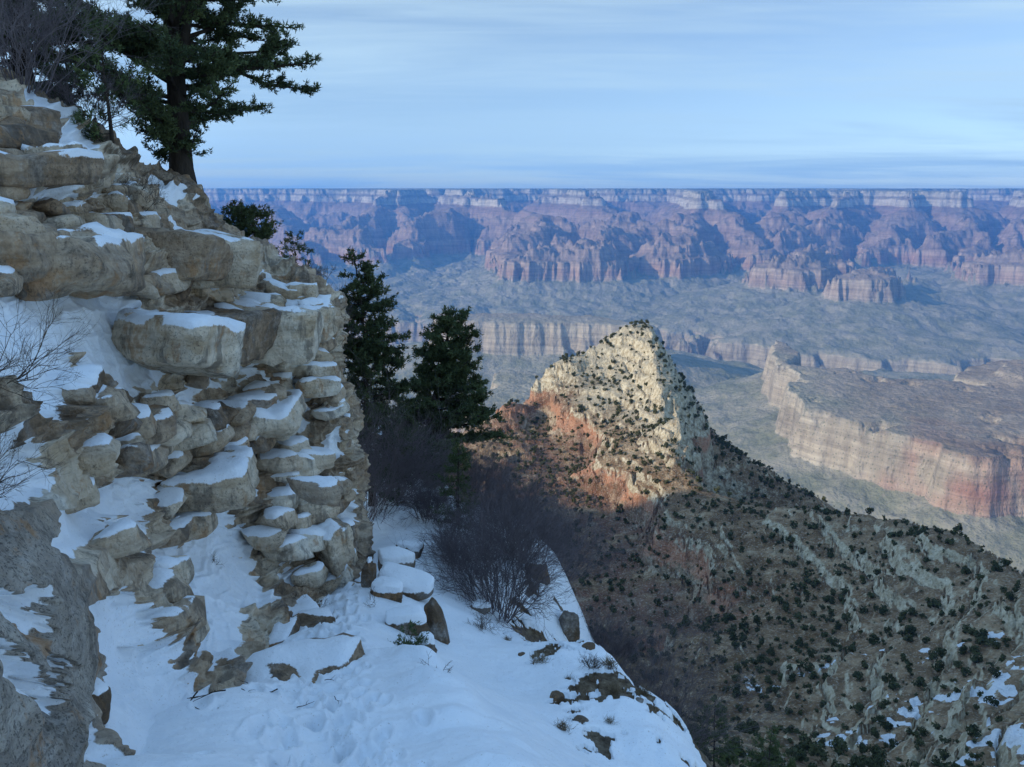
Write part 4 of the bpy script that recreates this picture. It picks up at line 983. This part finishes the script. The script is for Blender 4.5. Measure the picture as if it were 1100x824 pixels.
# ================================================================== TREES, BRUSH AND ROCKS
def tube(pts, rad, k=5):
    P = np.array(pts, float); n = len(P); r = np.broadcast_to(np.array(rad, float), (n,))
    t = np.gradient(P, axis=0); t /= np.linalg.norm(t, axis=1)[:, None] + 1e-9
    a = np.cross(t, (0.13, 0.31, 0.94)); a /= np.linalg.norm(a, axis=1)[:, None] + 1e-9; b = np.cross(t, a)
    th = np.arange(k) * 2 * math.pi / k
    V = (P[:, None] + r[:, None, None] * (a[:, None] * np.cos(th)[None, :, None] + b[:, None] * np.sin(th)[None, :, None])).reshape(-1, 3)
    i = np.arange(n - 1)[:, None] * k; j = np.arange(k)[None]; j2 = (j + 1) % k
    F = np.stack([i + j, i + j2, i + k + j2, i + k + j], -1).reshape(-1, 4)
    return V, F
class Buf:
    def __init__(s): s.V = []; s.F = []; s.n = 0
    def add(s, V, F): s.V.append(V); s.F.append(np.asarray(F) + s.n); s.n += len(V)
    def mesh(s, name, mat, smooth=True): return raw_mesh(name, np.vstack(s.V), np.vstack(s.F), mat, smooth)
def bark_mat(name, a, b):
    m = M(name, 0.95, 0.1)
    n = m.noise(9, 5, 0.7, vec=m.obj(), sc3=(1, 1, 0.25))
    return m.done(m.ramp(n, [(0.3, a), (0.7, b)]), m.bump(n, 1.0, 0.05))
M_BARK = bark_mat('dark_bark', (.022, .018, .015), (.075, .060, .048))
M_TWIG = bark_mat('purple_twigs', (.11, .092, .10), (.21, .18, .19))
M_TWIGB = bark_mat('brown_twigs', (.060, .045, .035), (.13, .10, .075))
M_SNAG = bark_mat('dead_grey_wood', (.05, .045, .04), (.13, .12, .11))
def needle_mat(name, cols):
    m = M(name, 0.75, 0.2)
    f = m.math('ADD', m.math('MULTIPLY', m.noise(1.3, 3, 0.6), 0.6), m.math('MULTIPLY', m.noise(14, 2, 0.6), 0.4))
    m.done(m.ramp(f, [(0.36, cols[0]), (0.5, cols[1]), (0.64, cols[2])])); return m.m
M_NEED = needle_mat('dark_needles', [(.034, .050, .026), (.064, .088, .038), (.115, .140, .055)])
M_NEED2 = needle_mat('green_needles', [(.042, .064, .028), (.078, .108, .040), (.13, .155, .055)])
def tufts(rng, C, D, n, ln, wd, spread):
    """needle tufts: at every centre C a fan of n thin triangles around direction D"""
    m = len(C); c = np.repeat(C, n, 0); d = np.repeat(D, n, 0) + rng.normal(size=(m * n, 3)) * spread
    d /= np.linalg.norm(d, axis=1)[:, None] + 1e-9
    s = np.cross(d, rng.normal(size=(m * n, 3))); s /= np.linalg.norm(s, axis=1)[:, None] + 1e-9
    c = c + rng.normal(size=c.shape) * ln * 0.25
    l = ln * rng.uniform(0.6, 1.35, (m * n, 1))
    V = np.stack([c - s * wd, c + s * wd, c + d * l], 1).reshape(-1, 3)
    return V, np.arange(m * n * 3).reshape(-1, 3)
def branch_path(rng, p, d, length, nseg, bend, lift):
    pts = [np.array(p, float)]; d = np.array(d, float); d /= np.linalg.norm(d)
    for i in range(nseg):
        d = d + rng.normal(size=3) * bend + np.array([0, 0, lift]); d /= np.linalg.norm(d)
        pts.append(pts[-1] + d * length / nseg)
    return np.array(pts)
def conifer(name, base, height, r0, profile, label, seed, cat='tree', group=None, lean=(0, 0), nbr=70, leaf=(0.10, 0.011), tn=9, mat=None, first=0.10, lift=0.02, asym=(0, 0), dens=1.0, gap=0.25, updir=0.15, bark=None, fork=False):
    """trunk > limbs > twig tips with needle tufts; profile gives the crown radius at each height fraction"""
    rng = np.random.default_rng(seed)
    tp = []; n = 14; w = rng.normal(size=2) * 0.02
    for i in range(n):
        t = i / (n - 1); tp.append((lean[0] * t ** 1.3 + math.sin(t * 7 + seed) * 0.012 * height * t, lean[1] * t + math.cos(t * 5 + seed) * 0.010 * height * t, -0.25 + (height + 0.25) * t))
    tp = np.array(tp); rad = r0 * np.interp(np.linspace(0, 1, n), [0, .04, .12, .5, 1], [1.45, 1.1, .95, .58, .07])
    wood = Buf(); wood.add(*tube(tp, rad, 9))
    if fork:
        f = branch_path(rng, tp[4], (0.35, 0, 1), height * 0.6, 10, 0.10, 0.05); wood.add(*tube(f, r0 * np.linspace(0.5, 0.05, 11), 7))
    C = []; D = []
    hx, hr = zip(*profile)
    limbs = Buf()
    for k in range(nbr):
        t = first + (0.985 - first) * ((k + rng.uniform(0, 1)) / nbr); az = k * 2.399 + rng.normal() * 0.5
        rr = np.interp(t, hx, hr) * rng.uniform(0.55, 1.12) * (1 + asym[0] * math.cos(az) + asym[1] * math.sin(az))
        if rr < 0.08 or rng.uniform() < gap * 0.35: continue
        p = np.array([np.interp(t, np.linspace(0, 1, n), tp[:, c]) for c in range(3)]); p[2] = -0.25 + (height + 0.25) * t
        b = branch_path(rng, p, (math.cos(az), math.sin(az), updir + rng.normal() * 0.18 - 0.25 * (1 - t)), rr, 6, 0.13, lift)
        br = max(0.006, r0 * 0.24 * (rr / max(hr)) ** 0.8)
        limbs.add(*tube(b, br * np.linspace(1, 0.22, 7), 5))
        ns = max(3, int(rr * 8 * dens))
        for q in range(ns):
            u = rng.uniform(0.22, 1.0); pi = u * 6; i = min(5, int(pi)); pp = b[i] + (b[i + 1] - b[i]) * (pi - i)
            dd = b[i + 1] - b[i]; dd /= np.linalg.norm(dd) + 1e-9
            sd = np.cross(dd, (0, 0, 1)) * rng.choice((-1, 1)) * rng.uniform(0.4, 1.1) + dd * 0.7 + np.array([0, 0, rng.normal() * 0.25 + 0.1])
            sl = rng.uniform(0.16, 0.42) * min(1.0, 0.35 + rr * 0.5) * (1.15 - 0.5 * u) * 1.3
            tw = branch_path(rng, pp, sd, sl, 3, 0.2, 0.05); limbs.add(*tube(tw, (br * 0.3 + 0.003) * np.linspace(1, 0.4, 4), 3))
            m_ = max(2, int(sl / 0.055 * dens))
            for v in np.linspace(0.15, 1.0, m_):
                a = v * 3; i = min(2, int(a)); C.append(tw[i] + (tw[i + 1] - tw[i]) * (a - i) + rng.normal(size=3) * 0.03); D.append(tw[i + 1] - tw[i])
    C = np.array(C); D = np.array(D); D /= np.linalg.norm(D, axis=1)[:, None] + 1e-9
    D = D * 0.6 + np.array([0, 0, 0.35])
    root = bpy.data.objects.new(name, None); COL.objects.link(root); root.location = base; tag(root, label, cat, group)
    link('trunk', wood.mesh('trunk', bark or M_BARK), root)
    link('limbs', limbs.mesh('limbs', bark or M_BARK), root)
    V, F = tufts(rng, C, D, tn, leaf[0], leaf[1], 0.75)
    link('crown', raw_mesh('crown', V, F, mat or M_NEED, smooth=False), root)
    return root
def twig_shrub(name, base, size, label, seed, group=None, stems=26, mat=None, thick=0.011, spread=0.75, levels=4, flatten=1.0, lean=(0, 0, 0), cat='shrub', fan_=3, scale_twig=1.0):
    rng = np.random.default_rng(seed); B = Buf()
    def grow(p, d, L_, r, lv):
        b = branch_path(rng, p, d, L_, 3, 0.16, 0.035); B.add(*tube(b, r * np.linspace(1, 0.6, 4), 3))
        if lv == 0: return
        for q in range(fan_ if lv > 1 else fan_ + 1):
            u = rng.uniform(0.35, 1.0) * 3; i = min(2, int(u)); pp = b[i] + (b[i + 1] - b[i]) * (u - i)
            dd = (b[i + 1] - b[i]); dd = dd / (np.linalg.norm(dd) + 1e-9) + rng.normal(size=3) * 0.42
            grow(pp, dd, L_ * rng.uniform(0.5, 0.8), r * 0.62, lv - 1)
    for k in range(stems):
        az = rng.uniform(0, 6.28); s = rng.uniform(0.1, 1) * spread
        p = np.array([math.cos(az), math.sin(az), 0]) * s * size * 0.18 + (0, 0, -0.08)
        grow(p, (math.cos(az) * s + lean[0], math.sin(az) * s + lean[1], 1 * flatten + lean[2]), size * rng.uniform(0.30, 0.55), thick * scale_twig, levels)
    o = link(name, B.mesh(name, mat or M_TWIG)); o.location = base
    tag(o, label, cat, group); return o
def on_ground(px, py, y, sink=0.05):
    x, y, z = PX(px, py, y); return Vector((x, y, ground_h(x, y) - sink))

def surf_z(x, y):
    """highest of the cliff sheet and the ground at a point"""
    m_ = (CPT[..., 0] - x) ** 2 + (CPT[..., 1] - y) ** 2 < 0.2; z = ground_h(x, y)
    return max(z, float(np.percentile(CPT[..., 2][m_], 80))) if m_.any() else z
def rooted(x, y, z, h):
    """stand a plant on the surface and keep its top where it was surveyed"""
    g_ = surf_z(x, y); dz = min(max(z - g_, -0.6), 2.4)
    return (x, y, z - dz), h + dz
# --- the big pine on the crest and its neighbours
conifer('pine_tree', cliff_at(191, 199) + Vector((0, 0.1, -0.15)), 7.6, 0.24, [(0.0, .3), (.08, 1.1), (.16, 2.2), (.3, 2.5), (.5, 2.4), (.65, 2.3), (.8, 1.9), (1, .3)],
        'tallest pine with a thick straight trunk alone against the sky on the cliff crest', 12, cat='pine tree', nbr=165, leaf=(0.085, 0.015), tn=10, first=0.10, asym=(0.16, 0), lift=0.08, gap=0.9, updir=0.15, fork=True, dens=1.35)
conifer('pine_tree', *rooted(-9.4, 17.0, 0.9, 7.5), 0.20, [(0, .6), (.15, 1.5), (.4, 1.9), (.7, 1.5), (1, .2)],
        'dense dark pine left of the tallest pine, cut by the top of the photo', 23, cat='pine tree', nbr=130, leaf=(0.11, 0.017), tn=10, gap=0.3, dens=1.2)
conifer('pine_tree', *rooted(-12.6, 19.5, 2.4, 7.5), 0.22, [(0, .6), (.15, 1.7), (.4, 2.1), (.7, 1.7), (1, .2)],
        'dark pine in the top left corner behind the bare brush', 29, cat='pine tree', nbr=120, leaf=(0.11, 0.017), tn=10, gap=0.3, dens=1.1)
conifer('pinyon_sapling', cliff_at(115, 186) + Vector((0, 0, 0.0)), 2.3, 0.045, [(0, .3), (.2, .75), (.45, .8), (.7, .55), (1, .08)],
        'small young pinyon with upturned branches left of the tallest pine', 31, cat='pine tree', nbr=34, leaf=(0.085, 0.011), tn=10, first=0.12, mat=M_NEED2, lift=0.10, dens=0.9, gap=0.5)
conifer('juniper_tree', *rooted(-6.2, 19.6, -1.75, 1.75), 0.07, [(0, .6), (.2, .95), (.5, .95), (.8, .7), (1, .3)],
        'rounded juniper bush just right of the tallest pine on the crest', 37, cat='juniper', nbr=60, leaf=(0.08, 0.013), tn=10, first=0.05, dens=1.3, gap=0.1)
conifer('pine_tree', *rooted(-5.75, 22.4, -2.35, 1.75), 0.045, [(0, .4), (.2, .6), (.5, .55), (.8, .38), (1, .12)],
        'little pine standing behind the crest beside a bare dead snag', 41, cat='pine tree', nbr=44, leaf=(0.085, 0.013), tn=10, first=0.1, dens=1.2)
conifer('pine_tree', *rooted(-4.05, 23.2, -6.0, 4.9), 0.11, [(0, .8), (.25, 1.2), (.45, 1.3), (.62, 1.15), (.78, .9), (.9, .6), (1, .15)],
        'tall narrow pine beside the cliff nose, left one of the two in the middle', 47, cat='pine tree', nbr=165, leaf=(0.09, 0.017), tn=10, first=0.12, asym=(0.1, 0), dens=1.35, lean=(-0.25, 0), gap=0.3)
_b = on_ground(456, 508, 27.0)
conifer('pine_tree', _b, 5.7, 0.22, [(0, .6), (.1, 1.7), (.2, 2.15), (.4, 1.85), (.6, 1.35), (.8, .95), (.92, .75), (1, .15)],
        'leaning pine with visible dark trunk on the snow, right of the tall narrow pine', 53, cat='pine tree', nbr=150, leaf=(0.10, 0.018), tn=10, first=0.10, lean=(1.0, 0), asym=(0.12, 0), dens=1.5, gap=0.35)
conifer('fir_sapling', on_ground(493, 612, 19.8), 2.3, 0.05, [(0, .7), (.3, .62), (.6, .42), (1, .06)],
        'small green young fir among bare brush below the leaning pine', 59, cat='fir tree', nbr=56, leaf=(0.075, 0.011), tn=10, first=0.05, mat=M_NEED2, dens=1.2, gap=0.1)
for k, (px, py, y, h, w, lb) in enumerate([(766, 824, 36, 4.6, 1.5, 'dark juniper at the bottom edge, left and taller of the bottom pair'), (826, 835, 38, 4.2, 1.5, 'dark juniper at the bottom edge, right of the bottom pair'),
                                        (700, 835, 30, 2.0, 1.0, 'low dark juniper below the purple brush under the snow slope')]):
    p = PX(px, py, y); g_ = ground_h(p[0], p[1]); p = (p[0], p[1], g_ + 0.45); h = h + max(0, min(5.5, PX(px, py, y)[2] - 0.6 - g_)) * 0.95; w = w * (1.25 if k < 2 else 1)
    conifer('juniper_tree', (p[0], p[1], p[2] - 0.6), h, 0.11, [(0, w * .8), (.3, w), (.6, w * .9), (.85, w * .55), (1, .15)], lb, 61 + k, cat='juniper', nbr=80, leaf=(0.12, 0.02), tn=9, first=0.04, mat=M_NEED2 if k < 2 else M_NEED, dens=1.0, gap=0.1)

# --- bare brush
for a in [((-4.1, 21.5, -8.9), 4.0, 'tall bare purple brush between the cliff nose and the leaning pine', 71, 70, 0.8),
          (on_ground(462, 600, 20.5), 1.5, 'bare purple brush at the trail bend left of the small fir', 72, 46, 0.8),
          (on_ground(535, 668, 15.8), 2.7, 'wide bare purple shrub on the snow edge under the small fir', 73, 80, 1.0),
          (on_ground(490, 640, 17.5), 1.2, 'low bare shrub leaning over the snow left of the wide purple shrub', 79, 40, 1.0),
          (on_ground(556, 640, 18.5), 2.0, 'dense bare purple shrub between the wide shrub and the round one', 91, 80, 1.0),
          (on_ground(548, 604, 20.5), 1.9, 'bare purple shrub at the far lip of the snow, right of the small fir', 95, 70, 1.0),
          (on_ground(510, 592, 22.5), 1.8, 'bare purple shrub directly behind the small green fir', 92, 70, 1.0),
          (on_ground(425, 540, 23.5), 2.4, 'bare purple shrub under the tall narrow pine', 93, 80, 0.9),
          (on_ground(600, 632, 22.5), 2.5, 'round bare purple shrub above the pale rock pillar', 74, 80, 0.95),
          (PX(695, 790, 19), 3.2, 'bluish bare shrub below the right edge of the snow slope', 75, 90, 1.0),
          (PX(650, 725, 21), 1.9, 'smaller bluish bare shrub just right of the pale rock pillar', 76, 60, 1.0),
          ]:
    p = Vector(a[0]); g_ = ground_h(p.x, p.y) - 0.05; up_ = p.z - g_; p.z = g_; 
    twig_shrub('bare_shrub', p, a[1] + max(0.0, min(up_, 1.6)) * 0.9, a[2], a[3], 'bare shrubs around the trail', stems=a[4], spread=a[5], thick=0.010, levels=4)
twig_shrub('bare_shrub', cliff_at(20, 120) + Vector((0, 0, 0)), 2.3, 'tangled bare grey brush on the snow at the top left corner', 81, 'bare shrubs around the trail', stems=44, spread=0.9, thick=0.010)
twig_shrub('bare_shrub', cliff_at(75, 140), 1.3, 'low bare brush hanging over the overhanging slab', 82, 'bare shrubs around the trail', stems=26, spread=1.2, thick=0.008, lean=(0.3, -0.2, -0.2))
twig_shrub('bare_shrub', cliff_at(130, 232), 0.8, 'small brown bare bush on the ledge under the young pinyon', 83, 'bare shrubs around the trail', stems=26, spread=1.3, thick=0.006, mat=M_TWIGB)
twig_shrub('bare_shrub', cliff_at(-30, 430) + Vector((0.1, -0.2, 0)), 1.15, 'bare black twigs reaching in from the left edge over the big snow patch', 84, 'bare shrubs around the trail', stems=9, spread=1.0, thick=0.006, lean=(1.0, -0.3, 0.0), fan_=3, mat=M_TWIGB)
twig_shrub('bare_shrub', cliff_at(-35, 540) + Vector((0.1, -0.2, 0)), 0.8, 'bare black twigs at the left edge above the speckled rock', 85, 'bare shrubs around the trail', stems=7, spread=1.0, thick=0.005, lean=(1.1, -0.3, 0.1), mat=M_TWIGB)
twig_shrub('dead_snag', *rooted(-5.05, 21.9, -2.95, 1.5), 'dead grey snag with bare limbs behind the crest beside the little pine', 86, stems=4, spread=0.5, thick=0.03, mat=M_SNAG, cat='dead tree', lean=(0.3, 0, 0))
twig_shrub('bare_shrub', cliff_at(340, 292) + Vector((0, 0.2, 0)), 0.6, 'short bare shrub on the snowy crest above the cliff nose', 87, 'bare shrubs around the trail', stems=16, spread=1.2, thick=0.006, mat=M_TWIGB)
for k, (px, py, s, lb) in enumerate([(222, 300, .55, 'small green juniper sprig growing from the upper cliff face'), (315, 350, .5, 'small green juniper tuft beside the cream boulder on the nose'), (246, 196, .5, 'green juniper sprig under the round juniper on the crest')]):
    conifer('juniper_sprig', cliff_at(px, py + 8), s, 0.02, [(0, .25), (.5, .33), (1, .08)], lb, 90 + k, cat='juniper', nbr=26, leaf=(0.055, 0.010), tn=9, first=0.03, dens=1.6, gap=0)

# --- loose rocks: flat-faced lumps
def rock_mesh(name, seed, dims, mat=None, snow_top=0.0, sub=5, rough=1.0):
    import bmesh
    rng = np.random.default_rng(seed); bm = bmesh.new(); bmesh.ops.create_icosphere(bm, subdivisions=sub, radius=1.0)
    V = np.array([v.co for v in bm.verts]); F = np.array([[v.index for v in f.verts] for f in bm.faces]); bm.free()
    N_ = rng.normal(size=(13, 3)); N_ /= np.linalg.norm(N_, axis=1)[:, None]; N_ = np.vstack([N_, [[0, 0, 1], [0, 0, -1], [1, 0, 0], [-1, 0, 0], [0, 1, 0], [0, -1, 0]]])
    dd = rng.uniform(0.62, 0.9, len(N_))
    t = (V @ N_.T) / dd; V = V / np.maximum(np.log(np.exp(t * 14).sum(1)) / 14, 0.2)[:, None]
    x, y, z = V.T * 1.0
    q = fbm3(x + seed, y, z, 0.7, 4, seed) * 0.10 * rough + fbm3(x + seed, y, z, 0.16, 3, seed + 5) * 0.03 * rough
    V = V * (1 + q)[:, None] * np.array(dims) * 0.5
    nn = V / (np.array(dims) ** 2); nn /= np.linalg.norm(nn, axis=1)[:, None]
    top = sstep(0.45, 0.75, nn[:, 2] + fbm3(x, y, z, 0.5, 3, seed + 9) * 0.3) if snow_top > 0 else np.zeros(len(V))
    V[:, 2] += top * snow_top
    return raw_mesh(name, V, F, mat or M_GROUND, attrs={'snow': top, 'soil': np.zeros(len(V))})
def rock(name, loc, dims, rot, seed, label, snow=0.05, cat='rock', group=None, sub=5, rough=1.0):
    o = link(name, rock_mesh(name, seed, dims, snow_top=snow, sub=sub, rough=rough)); o.location = loc; o.rotation_euler = [R(a) for a in rot]
    if 'wall' in name or label.startswith(('pale two', 'brown shaded', 'small tan', 'dark stone', 'snow topped')):
        g_ = ground_h(loc[0], loc[1]); gap = (loc[2] - dims[2] * 0.42) - g_; 
        want = -0.30 * dims[2]
        if gap < want: o.location = (loc[0], loc[1], loc[2] + (want - gap))
        if gap > 0.0:      # stand it on the slope: taller foot, same top
            o.scale = (1 + 0.1 * min(gap, 1), 1 + 0.1 * min(gap, 1), 1 + gap / dims[2]); o.location = (loc[0], loc[1], loc[2] - gap / 2)
    tag(o, label, cat, group); return o
G = 'stones of the trail retaining wall'
rock('wall_stone', PX(417, 658, 12.9), (0.75, 0.55, 0.24), (0, 4, 10), 101, 'upper flat stone of the retaining wall under a snow cap', 0.16, 'stone', G)
rock('wall_stone', PX(434, 634, 13.6), (1.25, 1.0, 0.42), (3, 3, -8), 102, 'wide snow covered stone on top of the retaining wall', 0.16, 'stone', G)
rock('wall_stone', PX(437, 683, 11.6), (0.95, 0.5, 0.36), (0, 4, 6), 103, 'long brown stone at the foot of the retaining wall', 0.16, 'stone', G)
rock('wall_stone', PX(471, 682, 12.0), (0.36, 0.6, 1.25), (-8, -14, 10), 104, 'upright tan slab at the right end of the retaining wall', 0.0, 'stone', G)
rock('wall_stone', PX(396, 636, 13.5), (0.30, 0.5, 0.95), (0, 6, 0), 105, 'upright narrow stone at the left end of the retaining wall', 0.10, 'stone', G)
rock('wall_stone', PX(428, 608, 14.8), (1.0, 0.7, 0.44), (0, 3, 20), 106, 'stone half buried in snow behind the retaining wall', 0.16, 'stone', G)
rock('wall_stone', PX(441, 598, 17.2), (0.7, 0.6, 0.50), (0, 3, -20), 107, 'dark boulder beside the trail past the retaining wall', 0.08, 'stone', G)
rock('wall_stone', PX(458, 710, 10.9), (0.40, 0.36, 0.34), (0, 3, -20), 108, 'small snow capped lump below the upright tan slab', 0.15, 'stone', G)
rock('overhanging_slab', PX(22, 176, 12.3), (1.1, 2.1, 0.46), (5, 3, 22), 115, 'long cream slab jutting over a dark hollow at the upper left', 0.10, 'rock', rough=0.8)
rock('boulder', tuple(cliff_at(335, 338) + Vector((-0.45, 0.1, 0.0))), (0.9, 1.0, 0.62), (6, 14, 20), 116, 'cream boulder on the tip of the cliff nose below the crest snow', 0.08, 'boulder')
rock('boulder', tuple(cliff_at(312, 376) + Vector((-0.25, 0.1, 0.0))), (0.95, 1.1, 0.72), (6, 16, 12), 117, 'rounded cream boulder with snow on its back below the nose tip boulder', 0.08, 'boulder')
rock('boulder', tuple(cliff_at(345, 586) + Vector((-0.5, 0.2, 0.0))), (0.7, 0.7, 1.15), (0, 4, 12), 118, 'tall tan block at the foot of the cliff corner by the trail', 0.03, 'boulder')
rock('boulder', tuple(cliff_at(110, 468) + Vector((-0.35, 0.1, 0.0))), (0.8, 1.1, 0.62), (0, 6, 12), 119, 'smooth tan boulder under the big upper snow patch', 0.05, 'boulder')
rock('boulder', PX(385, 606, 15.6), (0.36, 0.4, 0.40), (0, 8, 20), 109, 'snow topped boulder in the trail at the cliff corner', 0.12, 'boulder')
rock('rock_pillar', PX(610, 676, 17.5), (0.62, 0.6, 1.15), (4, 5, 10), 110, 'pale two headed rock pillar below the round bare shrub', 0.0, 'rock', rough=2.2)
rock('rock_pillar', PX(575, 672, 18.2), (0.8, 0.6, 0.8), (0, 0, 30), 111, 'brown shaded rock outcrop left of the pale rock pillar', 0.02, 'rock', rough=2.0)
rock('boulder', PX(515, 655, 14.8), (0.5, 0.4, 0.26), (0, 12, 30), 113, 'dark stone poking from snow beneath the wide purple shrub', 0.05, 'boulder')
rock('boulder', tuple(cliff_at(110, 786)), (0.42, 0.4, 0.5), (0, 12, 30), 114, 'rounded tan boulder at the foot of the speckled rock', 0.03, 'boulder')
# stones, tufts and dark plants breaking through the snow on the steep side
rng = np.random.default_rng(77)
def tuft_mesh(seed, n=70, h=0.22):
    r = np.random.default_rng(seed); C = r.normal(size=(n, 3)) * (0.06, 0.06, 0); C[:, 2] = 0
    D = r.normal(size=(n, 3)) * (0.6, 0.6, 0) + (0, 0, 1); return tufts(r, C, D, 3, h, 0.006, 0.35)
M_GRASS = bark_mat('dry_grass', (.10, .07, .045), (.30, .24, .15))
tv = [raw_mesh('grass_tuft', *tuft_mesh(200 + k), mat=M_GRASS, smooth=False) for k in range(3)]
rv = [rock_mesh('slope_stone', 300 + k, (0.3, 0.26, 0.2), snow_top=0.0, sub=3) for k in range(3)]
for k, (px, py, y) in enumerate([(598, 760, 10.2), (612, 740, 10.9), (640, 745, 10.9), (660, 770, 10.2), (672, 752, 11.1), (690, 778, 10.6), (700, 796, 10.2), (580, 720, 11.6), (632, 715, 12.1), (655, 738, 11.5), (625, 790, 9.3), (603, 805, 8.8), (560, 708, 11.9), (545, 690, 13.0), (685, 800, 9.9), (655, 802, 9.4)]):
    p = on_ground(px, py, y, 0.02)
    if k % 2:
        o = link('grass_tuft', tv[k % 3]); s = rng.uniform(0.35, 0.7); lb, ct, gp = 'dry brown grass tuft poking through the snow slope', 'grass', 'grass tufts on the snow slope'
    else:
        o = link('slope_stone', rv[k % 3]); s = rng.uniform(0.5, 1.1); lb, ct, gp = 'small dark stone showing through the steep snow slope', 'stone', 'stones on the snow slope'
    o.location = p; o.scale = (s, s, s); o.rotation_euler = (0, 0, rng.uniform(0, 6)); tag(o, lb, ct, gp)
for k, (px, py, y, s, lb) in enumerate([(518, 682, 13.2, .42, 'small dark reddish bush in the snow right of the upright tan slab'), (634, 740, 11.2, .30, 'small dark reddish bush in the middle of the steep snow slope'), (440, 712, 10.6, .32, 'tiny evergreen sprig at the foot of the retaining wall'), (655, 688, 13.5, .5, 'dark leafless bush on the upper edge of the steep snow slope'),
                                        (238, 610, 10.9, .30, 'single bare sprig on the snow mound at the cliff foot'), (400, 640, 12.3, .45, 'thin yellow sprig at the trail edge beside the wall'), (472, 755, 8.2, .28, 'thin bare sprig on the drift right of the trail'), (322, 660, 12.0, .55, 'thin bare bush at the cliff foot beside the trail')]):
    if k == 2: conifer('evergreen_sprig', on_ground(px, py, y), .34, 0.01, [(0, .16), (.5, .2), (1, .06)], lb, 95, cat='juniper', nbr=22, leaf=(0.05, 0.009), tn=9, first=0.03, dens=1.8, gap=0); continue
    p = Vector(cliff_at(px, py)) if k == 4 else on_ground(px, py, y, 0.0)
    sp = k in (4, 5, 6)
    twig_shrub('bare_sprig' if sp else 'bare_shrub', p, s, lb, 120 + k, stems=4 if sp else 22, spread=1.0, thick=0.004, levels=2 if sp else 3, mat=M_TWIGB, cat='sprig' if sp else 'shrub')

# fallen twigs on the trodden snow and rubble at the foot of the cliff
M_STICK = bark_mat('dead_twig', (.03, .024, .02), (.07, .055, .042))
rng = np.random.default_rng(311)
sticks = []
for k in range(4):
    b = branch_path(rng, (0, 0, 0), (1, 0.2, 0), 0.32, 6, 0.28, 0.0); b[:, 2] = 0.012 + 0.012 * rng.uniform(size=7); B = Buf(); B.add(*tube(b, 0.008 * np.linspace(1, 0.4, 7), 4))
    c = branch_path(rng, b[3], (0.6, 0.8, 0), 0.14, 4, 0.2, 0.0); c[:, 2] = np.maximum(c[:, 2], 0.01); B.add(*tube(c, 0.005 * np.linspace(1, 0.4, 5), 4)); sticks.append(B.mesh('fallen_twig', M_STICK))
for k, (px, py, y) in enumerate([(232, 762, 7.3), (262, 778, 7.0), (246, 788, 6.8), (225, 752, 7.6), (300, 770, 7.3), (320, 782, 6.9), (268, 745, 7.9), (215, 778, 6.8), (345, 730, 8.3), (290, 800, 6.4), (205, 765, 7.0), (360, 762, 7.4)]):
    o = link('fallen_twig', sticks[k % 4]); o.location = on_ground(px, py, y, -0.004); o.rotation_euler = (0, 0, rng.uniform(0, 6.28)); q = rng.uniform(0.5, 1.15); o.scale = (q, q, q)
    tag(o, 'thin dark fallen twig lying on the trodden snow of the trail', 'twig', 'fallen twigs on the trail')
for k, (px, py) in enumerate([(172, 728), (183, 733), (196, 727), (207, 733), (190, 738), (216, 728), (178, 741), (226, 735), (336, 626), (345, 634), (341, 644), (330, 636), (120, 760), (292, 702), (275, 705)]):
    x_, y_, z_ = PX(px, py, np.interp(py, [620, 700, 760], [13.6, 9.4, 6.9])); o = link('rubble_stone', rv[k % 3]); q = rng.uniform(0.25, 0.62)
    o.location = (x_, y_, ground_h(x_, y_) + 0.0); o.scale = (q, q, q * 0.8); o.rotation_euler = (rng.normal() * 0.3, rng.normal() * 0.3, rng.uniform(0, 6.28))
    tag(o, 'small brown rubble stone at the foot of the snowy cliff', 'stone', 'rubble at the cliff foot')
